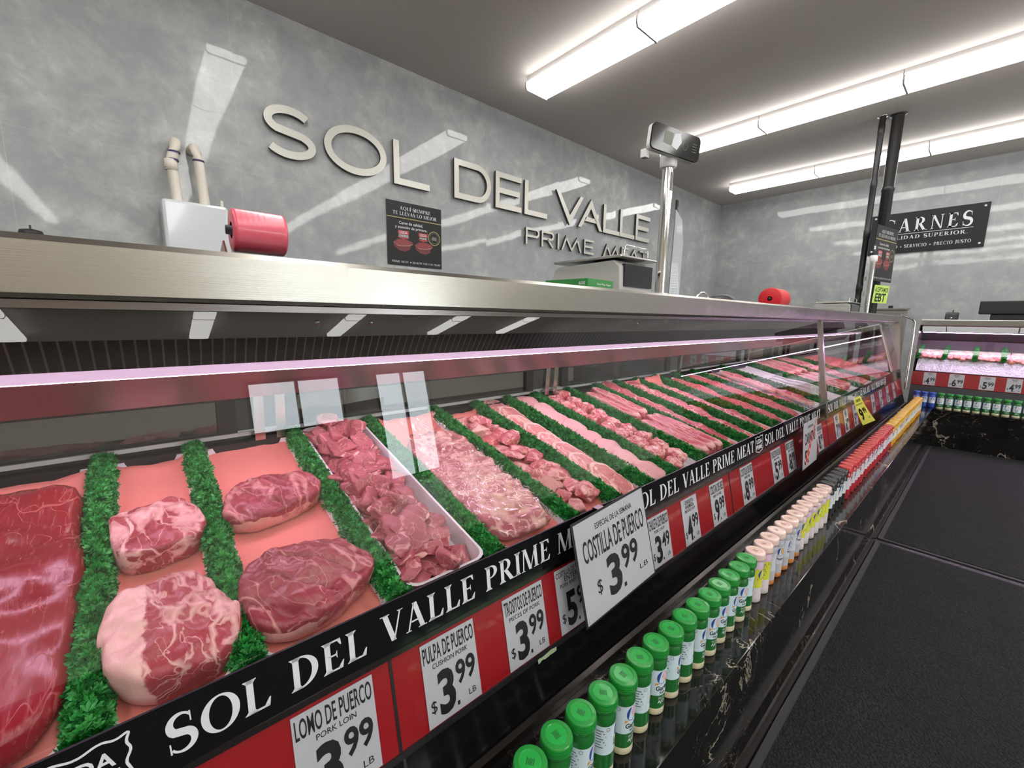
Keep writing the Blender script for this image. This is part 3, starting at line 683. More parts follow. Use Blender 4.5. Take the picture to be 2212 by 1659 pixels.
def paper(x0, x1, lab, y0=.752, ln=.76, seed=1, w0=.006, curl=.02):
    mb = MB(); nx, ny = 16, 36; vs = []
    for j in range(ny+1):
        for i in range(nx+1):
            x = (x1-x0)*i/nx; y = ln*j/ny; q = abs(i/nx-.5)*2
            z = w0+.014*max(0, q-.8)/.2+curl*max(0, (j/ny-.9)/.1)**2+.003*abs(fr((x+seed, y, seed), 2, 14))
            vs.append((x, y+.01*fr((x*3, seed, 0), 2, 6)*(j/ny), z))
    mb.add(vs, [(j*(nx+1)+i, j*(nx+1)+i+1, (j+1)*(nx+1)+i+1, (j+1)*(nx+1)+i) for j in range(ny) for i in range(nx)], 0, True)
    o = mb.build('butcher_paper', M['paper']); o.matrix_world = DK(x0, y0, 0)
    s = o.modifiers.new('thick', 'SOLIDIFY'); s.thickness = .0006
    return tag(o, lab, 'paper', 'pink butcher paper liners')

# parsley rows by position along the case
parsley(-.108, 'green plastic parsley strip between big beef slab and pork loins', 0)
parsley(.084, 'green plastic parsley strip between the pork loins and cushion roasts', 1)
parsley(.352, 'green plastic parsley strip left of the tray of pork chunks', 0, .0)
parsley(.612, 'green plastic parsley strip between pork chunks and the wrapped rib rack', 1)
parsley(.897, 'green plastic parsley strip right of the plastic-wrapped rib rack', 0)
parsley(1.112, 'green plastic parsley strip between pork riblets and bone-in chops', 1)
parsley(1.308, 'green plastic parsley strip between bone-in chops and pale smoked chops', 0)
parsley(1.487, 'green plastic parsley strip between pale smoked chops and oxtail pieces', 1)
parsley(1.74, 'green plastic parsley strip between oxtail pieces and long beef ribs', 0)
parsley(1.99, 'green plastic parsley strip right of the long beef ribs', 1)
parsley(2.19, 'green plastic parsley strip between long steaks and round shank steaks', 0)
parsley(2.41, 'green plastic parsley strip right of the round shank steaks', 1)
parsley(2.65, 'green plastic parsley strip left of the ground beef heaps', 0)
parsley(2.90, 'green plastic parsley strip between the first ground beef heap and the ground beef tray', 1)
parsley(3.20, 'green plastic parsley strip right of the ground beef tray, before the steel mullion', 0)
parsley(3.72, 'green plastic parsley strip behind the first glass pane past the mullion', 1)
parsley(4.3, 'green plastic parsley strip past the whole fish in the second glass section', 0)
parsley(4.95, 'green plastic parsley strip in the middle of the second glass section', 1)
parsley(5.6, 'green plastic parsley strip toward the far end of the long case', 0)

# slot 0: big beef slab at the left edge
tray(-.62, -.126, 'white tray under the big beef slab at the left end'); paper(-.61, -.135, 'pink paper under the big beef slab at the left end', seed=2)
o = slab(sup(.235, .33, 7.0, ((3, .012, 1), (5, .010, .4))), .075, .18, 96, 18, 4, .006, 9, None, .16, .96).build('beef_slab', M['beef'])
o.matrix_world = DK(-.368, 1.085, .010); tag(o, 'huge glossy red beef slab at the left edge of the case', 'beef')
# slot 1: two pork loin roasts
tray(-.092, .068, 'white tray under the two pork loin roasts'); paper(-.086, .062, 'pink paper under the two pork loin roasts', seed=3)
def loin_fat(side):
    def f(s, a, sd, x, y):
        q = max(0, s-.82)*3.2*max(0, cos(a-side))+ (.25 if sd > .35 else 0)
        d = s*cos(a-side)
        return max(q, .75*max(0, 1-abs(d-.55)/.09))
    return f
o = slab(sup(.078, .088, 3.2, ((3, .03, .5),)), .062, .08, 72, 16, 11, .004, 24, loin_fat(pi*.95), .10, .93).build('pork_loin_roast', M['loin'])
o.matrix_world = DK(-.012, 1.165, .010, .12); tag(o, 'marbled pork loin roast with white fat edge, rear of the pair', 'pork roast', 'pork loin roasts')
def butt_fat(s, a, sd, x, y):
    d = x*cos(2.9)+y*sin(2.9)
    return .95*max(0, min(1, (d-.016)/.030))+(.3 if sd > .5 and sin(a*5) > .3 else 0)
o = slab(sup(.084, .112, 2.8, ((2, .05, 1), (3, .04, 2))), .080, .14, 84, 18, 13, .006, 22, butt_fat, .15, .92).build('pork_loin_roast', M['loin'])
o.matrix_world = DK(-.008, .872, .010, .2); tag(o, 'marbled pork shoulder roast with thick fat cap, front of the pair', 'pork roast', 'pork loin roasts')
# slot 2: two cushion roasts
tray(.104, .336, 'white tray under the two pork cushion roasts'); paper(.108, .331, 'pink paper under the two pork cushion roasts', seed=4, ln=.79)
def cush_fat(s, a, sd, x, y): return (.50 if sd > .30 and (sin(a) < -.25) else 0)+(.35 if sd > .3 and cos(a*3+1) > .4 else 0)
def cushion(seed, a, b, th):
    mb = slab(sup(a, b, 2.3, ((2, .06, .6), (3, .05, 1.2), (5, .025, 2))), th, .45, 96, 22, seed, .006, 16, cush_fat, .16, .90)
    vs = []
    for p in mb.v:   # muscle folds running across the roast
        u = p.x*.9+p.y*.45+.012*noise.noise(p*14)
        w = (math.sin(u*58+seed)); k = max(0, 1-abs(w)*3.2)
        z = p.z-.011*k*min(1, p.z/th*1.5) if p.z > .01 else p.z
        vs.append(Vector((p.x, p.y, z)))
    mb.v = vs; return mb
o = cushion(2, .108, .082, .078).build('pork_cushion_roast', M['cushion']); o.matrix_world = DK(.212, 1.185, .012, .28); tag(o, 'dark pink pork cushion roast with muscle seams, rear of the two', 'pork roast', 'pork cushion roasts')
o = cushion(5, .115, .108, .088).build('pork_cushion_roast', M['cushion']); o.matrix_world = DK(.208, .875, .012, .35); tag(o, 'large pork cushion roast with ragged fat edge, front of the two', 'pork roast', 'pork cushion roasts')
# slot 3: tray of pork chunks
tray(.372, .578, 'deep white tray heaped with pork chunks', hgt=.05); paper(.382, .535, 'pink paper under the pork chunks', seed=5)
prot = []
rg = random.Random(5)
lab3 = 'raw pork chunk in the heaped white tray beside the wrapped ribs'
for k in range(7): prot.append(lump(20+k, .040, 8, .3, 4, (1.2, 1.0, .75)))
protos = [None]*7; cnt = 0
for lay in range(2):
    for j in range(19 if lay == 0 else 18):
        for i in range(4 if lay == 0 else 3):
            x = .402+(.036*i if lay == 0 else .016+.040*i)+rg.uniform(-.007, .007); y = .785+j*.039+rg.uniform(-.008, .008)+(.018 if i % 2 else 0)
            k = rg.randrange(7); sc_ = rg.uniform(.72, 1.12)
            Mx = DK(x, y, .008+.030*lay+rg.uniform(0, .008)+(.012 if lay and i == 1 else 0))@Matrix.Rotation(rg.uniform(0, 6.28), 4, 'Z')@Matrix.Rotation(rg.uniform(-.7, .7), 4, 'X')@Matrix.Scale(sc_, 4)
            if protos[k] is None: protos[k] = place_piece(prot[k], 'pork_chunk', M['pork'], lab3, 'pork chunk', Mx, 'pork chunks in the white tray')
            else: dup(protos[k], Mx)
# slot 4: plastic-wrapped rib rack
tray(.636, .878, 'white tray under the plastic-wrapped rib rack'); paper(.640, .872, 'pink paper under the plastic-wrapped rib rack', seed=6, ln=.77, curl=.035)
rt = thing('pork_rib_rack', 'pork rib rack sealed in clear plastic wrap on pink paper', 'pork ribs', M=DK(.757, 1.06, .012, -.02))
def ribfat(s, a, sd, x, y): return .48+.5*math.sin(y*75+3*noise.noise(Vector((x*9, y*9, 1))))*(1 if x > -.02 else .2)-.38
mb = slab(sup(.114, .285, 4.5, ((3, .02, 0),)), .046, .20, 110, 22, 31, .005, 16, ribfat, .16, .94)
mb.v = [Vector((p.x, p.y, p.z+(.0055*math.sin(p.y*120+p.x*20)*min(1, p.z/.03) if p.x > -.03 else 0))) for p in mb.v]
rb = mb.build('rib_meat', M['rib'], rt, False)
w = slab(sup(.119, .292, 4.5, ((3, .02, 0),)), 0.0520, .18, 150, 28, 77, .0040, 75, None, .14, .97)
for p in list(w.v): pass
w.attr = None; w.build('plastic_wrap', M['wrap'], rt, False)
fl = MB(); nx, ny = 22, 12; vs = []
for j in range(ny+1):
    for i in range(nx+1):
        x = -.11+.22*i/nx; y = .27+.13*j/ny
        vs.append((x*(1-.25*j/ny), y, .03+.03*j/ny+.010*fr((x, y, 2), 3, 26)))
fl.add(vs, [(j*(nx+1)+i, j*(nx+1)+i+1, (j+1)*(nx+1)+i+1, (j+1)*(nx+1)+i) for j in range(ny) for i in range(nx)], 0, True); fl.build('loose_wrap', M['wrap'], rt, False)
# slot 5: riblets
tray(.914, 1.096, 'white tray under the pork riblet strips', hgt=.02); paper(.92, 1.09, 'pink paper under the pork riblet strips', seed=7)
rg = random.Random(9)
pos5 = [(.962+.082*(k % 2)+rg.uniform(-.008, .008), .792+.031*k+rg.uniform(-.006, .006), .006+.012*(k % 3 == 1)) for k in range(21)]
M['riblet'] = meat_mat('riblet', 'b24f58', 'c8686b', 'f0bcb0', 46, .09, (1, .5, 1), 7, .3, 1, .8)
for i, (x, y, w_) in enumerate(pos5):
    mb = lump(60+i, .046, 7, .4, 4, (1.25, .95, .55)); mb.v = [p+Vector((0, 0, .003*noise.noise(p*60))) for p in mb.v]
    place_piece(mb, 'pork_riblet', M['riblet'] if i % 4 else M['rib'], 'pork riblet strip, %s from the front, right of the wrapped ribs' % ordw(i), 'pork riblet', DK(x, y, w_, rg.uniform(-.5, .5)), 'pork riblets on paper')
# slot 6: bone-in chops, shingled
tray(1.128, 1.292, 'white tray under the bone-in pork chops', hgt=.02); paper(1.132, 1.288, 'pink paper under the bone-in pork chops', seed=8)
def chop_fat(s, a, sd, x, y): return (.9 if s > .90 and sin(a) > -.8 else 0)+(.62 if abs(s*cos(a)+.25) < .05 else 0)
cp = slab(sup(.062, .105, 2.2, ((2, .0, 0), (3, .10, 1.0))), .016, .12, 64, 14, 41, .003, 30, chop_fat, .08, .97)
prev = None
for i in range(8):
    Mx = DK(1.208+.006*(-1)**i, .835+i*.088, .012)@Matrix.Rotation(.13, 4, 'X')@Matrix.Rotation(-.25+.1*(i % 3), 4, 'Z')
    lb = 'thin bone-in pork chop with fat rim, %s from the front of its row' % ordw(i)
    if prev is None:
        prev = place_piece(cp, 'pork_chop', M['chop'], lb, 'pork chop', Mx, 'shingled bone-in pork chops')
    else: dup(prev, Mx, lb)
# slot 7: smoked chops
tray(1.325, 1.468, 'white tray under the pale smoked chops', hgt=.022); paper(1.329, 1.464, 'pink paper under the pale smoked chops', seed=9)
sp_ = slab(sup(.058, .060, 2.6, ((3, .05, .4), (2, .04, 1))), .036, .08, 56, 12, 51, .0012, 26, lambda s, a, sd, x, y: .7 if (.46 < s*cos(a-.6) < .52) else 0, .14, .97)
prev = None
for i in range(8):
    Mx = DK(1.398+.008*(-1)**i, .812+i*.094, .010)@Matrix.Rotation(.12, 4, 'X')@Matrix.Rotation(1.3*i, 4, 'Z')
    lb = 'pale pink smoked pork chop, %s from the front of its row' % ordw(i)
    if prev is None: prev = place_piece(sp_, 'smoked_chop', M['ham'], lb, 'smoked chop', Mx, 'row of pale smoked pork chops')
    else: dup(prev, Mx, lb)
# slot 8: oxtail
tray(1.512, 1.715, 'white tray under the oxtail pieces', hgt=.022)
rg = random.Random(4); ox = []
for k in range(3):
    t_ = thing('oxtail_piece', 'oxtail', 'oxtail', (0, 0, 0), group='oxtail pieces between parsley strips')
    slab(sup(.040, .040, 2.2, ((3, .10, k), (5, .07, 2*k), (7, .04, 1))), .048, .08, 48, 10, 70+k, .003, 34, lambda s, a, sd, x, y: .5 if s > .75 and sin(a*4) > .2 else 0, .14, .96).build('meat', M['oxtail'], t_, False)
    MB().lathe([(.0135, .040), (.0135, .0495), (.010, .0512), (.005, .0490), (.0, .0485)], 18).build('bone', M['bone'], t_, False)
    ox.append([t_, False])
n8 = 0
for j in range(9):
    for i in range(2):
        x = 1.572+.078*i+rg.uniform(-.01, .01); y = .80+.082*j+.03*i; k = rg.randrange(3)
        Mx = DK(x, y, .006)@Matrix.Rotation(rg.uniform(-.25, .25), 4, 'X')@Matrix.Rotation(rg.uniform(0, 6), 4, 'Z')@Matrix.Scale(rg.uniform(.85, 1.1), 4)
        lb = 'red oxtail piece with white bone, %s from the front in the %s column' % (ordw(j), ('left', 'right')[i])
        if not ox[k][1]: ox[k][0].matrix_world = Mx; ox[k][0]['label'] = lb; ox[k][1] = True
        else: copy_tree(ox[k][0], Mx, lb)
# slot 9: beef ribs
tray(1.765, 1.968, 'white tray under the long beef ribs', hgt=.02)
def barfat(s, a, sd, x, y): return (.8 if s > .86 and sd < .3 else 0)+(.55 if abs(math.sin(x*130)) > .93 else 0)
br_ = slab(sup(.036, .165, 6), .052, .05, 84, 14, 81, .003, 20, barfat, .10, .98); br2 = slab(sup(.030, .18, 6, ((2, .02, 0),)), .058, .06, 84, 14, 83, .003, 20, barfat, .10, .98)
pr = [None, None]
for i, (x, y, rz, k) in enumerate([(1.815, .935, .03, 0), (1.885, .945, -.02, 1), (1.942, .94, .02, 1), (1.83, 1.29, .03, 0), (1.91, 1.31, 0, 1)]):
    lb = 'long cut beef short rib slab, %s from the front left of its tray' % ordw(i); Mx = DK(x, y, .006, rz)
    if pr[k] is None: pr[k] = place_piece((br_, br2)[k], 'beef_rib', M['steak_meat'], lb, 'beef rib', Mx, 'long beef short ribs')
    else: dup(pr[k], Mx, lb)
# slot 10, 11, 12: steaks
tray(2.015, 2.165, 'white tray under the long flat beef steaks', hgt=.02); paper(2.02, 2.16, 'pink paper under the long flat beef steaks', seed=10)
rimf = lambda s, a, sd, x, y: (.85 if s > .90 and sd < .6 else 0)+(.6 if abs(s*sin(a)-.2) < .045 else 0)
stA = slab(sup(.062, .150, 2.4, ((3, .06, 1),)), .028, .10, 72, 14, 91, .004, 22, rimf, .10, .97)
stB = slab(sup(.070, .075, 2.2, ((3, .05, .3),)), .034, .08, 60, 12, 93, .003, 24, rimf, .10, .97)
stC = slab(sup(.060, .115, 2.4, ((2, .05, 1), (3, .05, 2))), .026, .10, 64, 12, 95, .004, 24, rimf, .10, .97)
S = {}
def steak(k, mb, x, y, w_, rz, lb, rx=0):
    Mx = DK(x, y, w_)@Matrix.Rotation(rx, 4, 'X')@Matrix.Rotation(rz, 4, 'Z')
    if k not in S: S[k] = place_piece(mb, 'beef_steak', M['steak_meat'], lb, 'beef steak', Mx, 'beef steaks on pink paper')
    else: dup(S[k], Mx, lb)
for i in range(3): steak('A', stA, 2.09, .93+i*.235, .010+.004*i, .12-.1*i, 'long flat beef steak, %s from the front of its tray' % ordw(i), .06)
tray(2.215, 2.385, 'white tray under the round shank steaks', hgt=.02); paper(2.22, 2.38, 'pink paper under the round shank steaks', seed=11, curl=.05)
steak('C', stC, 2.30, .90, .010, .2, 'long chuck steak at the front of the round steaks', .05)
for i in range(4): steak('B', stB, 2.30+.01*(-1)**i, 1.06+i*.125, .010+.006*(i % 2), i*1.1, 'round beef shank steak, %s behind the chuck steak' % ordw(i), .08)
tray(2.435, 2.625, 'white tray under the mixed thin steaks', hgt=.02); paper(2.44, 2.62, 'pink paper under the mixed thin steaks', seed=12, curl=.06)
for i in range(4): steak('C', stC, 2.53+.015*(-1)**i, .90+i*.17, .010, -.3+.2*i, 'thin beef steak left of the ground beef, %s from the front' % ordw(i), .06)
# ground beef heaps
def heap(x0, x1, y0, ln, hgt, lab, name='ground_beef', mat='ground', cat='ground beef', M_=None, seed=1, rough=.006, sc=45):
    mb = MB(); nx, ny = 40, 110; w = x1-x0; vs = []
    for j in range(ny+1):
        for i in range(nx+1):
            x = w*i/nx; y = ln*j/ny; q = 2*i/nx-1; r = 2*j/ny-1
            e = max(0, 1-q**4)*max(0, 1-r**8)
            vs.append((x, y, .004+hgt*sqrt(e)*(.85+.25*fr((x+seed, y, 0), 2, 7))+rough*e**.3*fr((x, y, seed), 3, sc)))
    mb.add(vs, [(j*(nx+1)+i, j*(nx+1)+i+1, (j+1)*(nx+1)+i+1, (j+1)*(nx+1)+i) for j in range(ny) for i in range(nx)], 0, True)
    o = mb.build(name, M[mat]); o.matrix_world = M_ if M_ is not None else DK(x0, y0, .004); return tag(o, lab, cat, None, 'stuff')
tray(2.68, 2.875, 'white tray of ground beef nearest the steaks', hgt=.024); heap(2.69, 2.865, .775, .735, .05, 'ground beef heap nearest the steaks', seed=2)
tray(2.925, 3.175, 'white tray of ground beef before the steel mullion', hgt=.03); heap(2.935, 3.165, .765, .755, .048, 'ground beef heap in the tray before the steel mullion', seed=4)
tray(3.24, 3.40, 'white tray under the red beef slices at the mullion', hgt=.02)
for i in range(3): steak('C2', slab(sup(.062, .13, 2.4, ((2, .05, 1), (3, .05, 2))), .03, .10, 64, 12, 97, .004, 24, rimf, .10, .97) if i == 0 else None, 3.32, .92+i*.21, .008, .1*i, 'red beef slice left of the steel mullion, %s from the front' % ordw(i), .05)
# second section: whole fish, beef cuts and ribs
tray(3.50, 3.69, 'white tray under the red cuts just past the mullion', hgt=.02)
for i in range(3): steak('C2', None, 3.595, .92+i*.21, .008, .3*i, 'red beef cut just past the mullion, %s from the front' % ordw(i), .05)
def fish(x, y, lab, rz):
    t_ = thing('whole_fish', lab, 'fish', M=DK(x, y, .012, rz), group='whole fish on green leaves')
    mb = MB(); prof = [(-.17, .002), (-.165, .02), (-.14, .034), (-.10, .044), (-.04, .05), (.03, .042), (.10, .024), (.14, .012), (.155, .012)]
    vs = []; sg = 20
    for px_, r in prof: vs += [(r*cos(2*pi*k/sg), px_, .022+r*.46*sin(2*pi*k/sg)) for k in range(sg)]
    mb.add(vs, [(i*sg+k, i*sg+(k+1) % sg, (i+1)*sg+(k+1) % sg, (i+1)*sg+k) for i in range(len(prof)-1) for k in range(sg)], 0, True); mb.build('body', M['fish'], t_, False)
    MB().pz([(-.010, .15), (.010, .15), (.05, .215), (0, .19), (-.05, .215)], .02, .025).build('tail', M['fish'], t_, False)
    MB().lathe([(.008, 0), (.006, .003), (0, .004)], 12, 0, (.012, -.128, .034)).build('eye', M['fish_dark'], t_, False)
    MB().pz([(.045, -.03), (.075, .0), (.07, .05), (.04, .06)], .018, .022).build('fin', M['fish'], t_, False)
tray(3.76, 4.26, 'wide white tray under the whole fish', hgt=.02)
for i in range(3): fish(3.87+.14*i, .99+.02*i, 'whole silver fish in the second section, %s from the mullion' % ordw(i), .1)
tray(4.34, 4.91, 'wide white tray of ribs in the second section', hgt=.02)
for i in range(5):
    dup(pr[i % 2], DK(4.42+.10*i, .98, .006), 'beef short rib past the whole fish, %s from the mullion side' % ordw(i)); dup(pr[(i+1) % 2], DK(4.42+.10*i, 1.34, .006), 'rear beef short rib past the whole fish, %s from the mullion side' % ordw(i))
tray(4.99, 5.56, 'wide white tray of red steaks in the second section', hgt=.02)
for i in range(4):
    for j in range(3): steak('A', None, 5.08+.13*i, .93+.235*j, .008, .2*i, 'long steak near the far end, %s from the mullion and %s from the front' % (ordw(i), ordw(j)), .05)
tray(5.64, 6.7, 'wide white tray at the far end of the long case', hgt=.02); heap(5.66, 6.68, .77, .74, .05, 'ground beef spread at the far end of the long case', seed=9)

# the far case: ice bed, fillets, parsley, tags
heapM = Matrix(((0, -1, 0, 7.0), (1, 0, 0, 0), (0, 0, 1, 0), (0, 0, 0, 1)))
def FD(y, x, w=0, rz=0): return Matrix.Translation((x, y, .79+.2097*(x-7.0)))@Matrix.Rotation(-math.atan(.2097), 4, 'Y')@Matrix.Translation((0, 0, w))@Matrix.Rotation(rz, 4, 'Z')
mb = MB(); nx, ny = 150, 24; vs = []
for j in range(ny+1):
    for i in range(nx+1):
        y = .58-2.7*i/nx; x = 7.012+.56*j/ny; e = min(1, j/2.0)
        vs.append((x, y, (.79+.2097*(x-7.0)+.035+.150*min(1, (j/9)**.8)*(1-.45*max(0, j-9)/15)+.03*min(1, j/1.5)*fr((x, y, 3), 3, 26))))
mb.add(vs, [(j*(nx+1)+i, (j+1)*(nx+1)+i, (j+1)*(nx+1)+i+1, j*(nx+1)+i+1) for j in range(ny) for i in range(nx)], 0, True)
tag(mb.build('crushed_ice', M['ice']), 'bed of pinkish crushed ice in the far meat case', 'ice', None, 'stuff')
rg = random.Random(12)
pf = Matrix(((0, 1, 0, 0), (-1, 0, 0, 0), (0, 0, 1, 0), (0, 0, 0, 1)))
for i, y in enumerate((.595, .36, .115, -.10, -.33, -.58)):
    Mx = FD(y, 7.13, .150)@Matrix.Rotation(-pi/2, 4, 'Z')@Matrix.Scale(.66, 4)@Matrix.Diagonal((1.1, 1, 1.5, 1))
    parsley(0, 'green parsley strip on the ice of the far case, %s from the corner' % ordw(i), i % 2, M_=Mx)
fp = [lump(300+k, .04, 3, .5, 3, (1.6, 1.0, .5)) for k in range(3)]; fo = [None]*3
for b, (yc, kind) in enumerate(((.475, 'fillet'), (.235, 'fillet'), (.005, 'fillet'), (-.215, 'steak_meat'), (-.455, 'fillet'))):
    for j in range(5):
        for i in range(4):
            k = rg.randrange(3); Mx = FD(yc-.068+.044*i+rg.uniform(-.01, .01), 7.20+.072*j, .135-.006*j+rg.uniform(0, .022))@Matrix.Rotation(rg.uniform(-.5, .5), 4, 'Z')
            lb = 'pink fillet in the far case, in the %s pile from the corner' % ordw(b)
            o = place_piece(lump(300+k, .04, 3, .5, 3, (1.6, 1.0, .5)), 'fillet', M[kind], lb, 'fillet', Mx, 'fillets in the %s pile on the ice' % ordw(b)) if fo[k] is None or kind == 'steak_meat' and j+i == 0 else dup(fo[k], Mx, lb)
            if fo[k] is None: fo[k] = o
            o['group'] = 'fillets in the %s pile on the ice' % ordw(b)

# ------------------------------------------------------------------ price cards on the rail
RS = Vector((0, .042, .188)).normalized()
def price_on(mb, O, ux, uy, w, h, top, sub, dol, cents, mi=1, lb=True, small=False):
    n = len(top); y = h*.955
    for i, s in enumerate(top):
        hh = h*(.20 if n == 1 and not small else (.105 if n == 1 else .085)); fr_ = min(1.0, .30+.060*len(s)) if n == 1 else min(1, .07*len(s)+.1)
        wd = w*.94*(fr_ if not small else min(1, .06*len(s))); x0 = w*.5-wd/2
        put(mb, text2d(s, .012), O, ux, uy, (x0, y-hh, x0+wd, y), mi); y -= hh*1.14
    if sub:
        wd = w*min(.92, .055*len(sub)); put(mb, text2d(sub, .008), O, ux, uy, (w*.5-wd/2, y-h*.065, w*.5+wd/2, y-h*.005), mi); y -= h*.09
    b = h*.10
    put(mb, text2d('$'), O, ux, uy, (w*.07, b+h*.04, w*.17, b+h*.20), mi)
    put(mb, text2d(dol, .035), O, ux, uy, (w*.22, b-h*.04, w*.52, min(y-h*.02, b+h*.50)), mi)
    poly2(mb, [(w*.53, b-h*.03), (w*.575, b-h*.03), (w*.575, b+h*.02), (w*.53, b+h*.02)], O, ux, uy, mi)
    put(mb, text2d(cents, .025), O, ux, uy, (w*.56, b+h*.20, w*.94, min(y-h*.02, b+h*.50)), mi)
    if lb: put(mb, text2d('LB'), O, ux, uy, (w*.76, b+h*.0, w*.90, b+h*.075), mi)
def rail_card(xa, xb, lab, top, sub, dol, cents, small=False, tilt=0):
    O = Vector((xa, *RP(.045, .004))); w = xb-xa; h = .168
    ux = Vector((1, 0, 0)); mb = MB(); board(mb, O, O+ux*w, O+RS*h, .0008, 0)
    price_on(mb, O, ux, RS, w, h, top, sub, dol, cents, small=small)
    return tag(mb.build('price_card', [M['card'], M['ink']], at=tuple(O)), lab, 'price card', 'price cards on the red rail')
rail_card(-.115, -.005, 'white price card at the lower left frame edge, only its corner showing', ['DE PUERCO'], None, '4', '99')
rail_card(.125, .263, 'white price card reading LOMO DE PUERCO 3.99', ['LOMO DE PUERCO'], 'PORK LOIN', '3', '99')
rail_card(.362, .493, 'white price card reading PULPA DE PUERCO 3.99', ['PULPA DE PUERCO'], 'CUSHION PORK', '3', '99')
rail_card(.577, .708, 'white price card reading TROSITOS DE PUERCO 3.99', ['TROSITOS DE PUERCO'], 'PIECES OF PORK', '3', '99')
rail_card(.755, .890, 'white price card reading 5.99 half behind the big special sign', ['COSTILLA DE PUERCO', 'ENTERA'], 'PORK BABY BACK', '5', '99')
rail_card(1.205, 1.334, 'white price card reading CHULETA DE PUERCO 3.49', ['CHULETA DE PUERCO'], 'PORK CHOP', '3', '49')
rail_card(1.431, 1.55, 'white price card reading CHULETA AHUMADA 4.99', ['CHULETA', 'AHUMADA'], 'SMOCKED CHOP', '4', '99')
rail_card(1.664, 1.79, 'white price card reading COLITAS DE RES 9.99', ['COLITAS DE RES'], 'BEEF OXTAIL', '9', '99')
rail_card(1.974, 2.115, 'white price card reading COSTILLA DE RES 8.99', ['COSTILLA DE RES'], 'BEEF RIB', '8', '99')
rail_card(2.369, 2.515, 'white price card reading 5.99 right of the second red gap', ['CHULETON DE RES'], 'BEEF CHOP', '5', '99')
rail_card(2.60, 2.736, 'white price card reading 8.99 just left of the leaning meat sign', ['BISTEC DE RES'], 'BEEF STEAK', '8', '99')
rail_card(3.19, 3.325, 'white price card reading 8.99 behind the leaning meat sign', ['CARNE MOLIDA'], 'GROUND BEEF', '8', '99')
for i, (a, lab, d) in enumerate(((3.65, 'first', '7'), (3.93, 'second', '6'), (4.24, 'third', '5'), (5.0, 'fourth', '9'), (5.4, 'fifth', '6'), (5.8, 'sixth', '8'), (6.2, 'seventh', '7'))):
    rail_card(a, a+.14, 'white price card past the steel mullion, %s from it' % lab, ['RES'], 'BEEF', d, '99')
# far case cards
for i, (ya, yb, d, ex) in enumerate(((.497, .393, '4', 'nearest the corner'), (.284, .164, '6', ''), (.045, -.069, '5', ''), (-.15, -.26, '4', 'nearest the right frame edge'))):
    ux = Vector((0, -1, 0)); uy = Vector((.010, 0, .158)).normalized(); O = Vector((6.9795, ya, .665)); mb = MB()
    board(mb, O, O+ux*(ya-yb), O+uy*.148, .0008, 0); price_on(mb, O, ux, uy, ya-yb, .148, ['PESCADO'], 'FISH', d, '99', small=True)
    tag(mb.build('price_card', [M['card'], M['ink']], at=tuple(O)), ('white price card reading %s.99 on the far case %s' % (d, ex)).strip(), 'price card', 'price cards on the far case')

O = Vector((.66, *RP(-.03, .0078)))
mb = MB(); rg = random.Random(2); sc0 = [(.006*k, -.004-.003*rg.random()) for k in range(12)]+[(.006*k, .003+.003*rg.random()) for k in range(11, -1, -1)]
poly2(mb, sc0, O, (1, 0, 0), RS, 0, .0004); mb.build('sticker_scrap', plain('pale_green_scrap', '9db28c', .7), case)
# special sign hung over the rail, leaning meat sign, yellow curled sign
TL, TR, BL, BR = Vector((.779, .645, .858)), Vector((1.106, .645, .869)), Vector((.786, .586, .607)), Vector((1.099, .586, .628))
ux = (BR-BL).normalized(); uy = (TL-BL).normalized(); w = (BR-BL).length; h = (TL-BL).length
t_ = thing('special_sign', 'large white special sign reading COSTILLA DE PUERCO 3.99 hung over the rail', 'sign', tuple(BL))
mb = MB(); board(mb, BL, BL+ux*w, BL+uy*h, .001, 0)
put(mb, text2d('ESPECIAL DE LA SEMANA', .008), BL, ux, uy, (w*.26, h*.855, w*.80, h*.915), 1)
put(mb, text2d('COSTILLA DE PUERCO', .012), BL, ux, uy, (w*.07, h*.575, w*.95, h*.80), 1)
put(mb, text2d('$'), BL, ux, uy, (w*.18, h*.20, w*.245, h*.36), 1); put(mb, text2d('3', .035), BL, ux, uy, (w*.33, h*.10, w*.52, h*.52), 1)
poly2(mb, [(w*.53, h*.10), (w*.565, h*.10), (w*.565, h*.145), (w*.53, h*.145)], BL, ux, uy, 1)
put(mb, text2d('99', .025), BL, ux, uy, (w*.55, h*.27, w*.80, h*.53), 1); put(mb, text2d('LB'), BL, ux, uy, (w*.79, h*.155, w*.92, h*.21), 1)
mb.build('card', [M['card'], M['ink']], t_)
nn = ux.cross(uy)
sl_ = MB(); board(sl_, BL-ux*.006-uy*.006-nn*.0015, BL+ux*(w+.006)-uy*.006-nn*.0015, BL-ux*.006+uy*(h+.006)-nn*.0015, .0015, 0); sl_.build('sleeve', M['black_soft'], t_)
MB().box(.93, .96, .640, .70, .838, .846).build('hook', M['lip'], t_)
t_ = thing('meat_sign', 'white leaning sign with a picture of pink fried meat by the mullion', 'sign', (2.9, .64, .57))
A0 = Vector((2.66, .60, .575)); ux = Vector((.98, .02, .0)).normalized(); uy = Vector((.10, .045, .235)).normalized(); w, h = .30, .262
mb = MB(); board(mb, A0, A0+ux*w, A0+uy*h, .001, 0); put(mb, text2d('CARNITAS', .02), A0, ux, uy, (w*.10, h*.50, w*.85, h*.75), 1)
put(mb, text2d('ESPECIAL', .01), A0, ux, uy, (w*.3, h*.84, w*.7, h*.90), 1); put(mb, text2d('5.', .03), A0, ux, uy, (w*.12, h*.08, w*.4, h*.38), 1)
rg = random.Random(3)
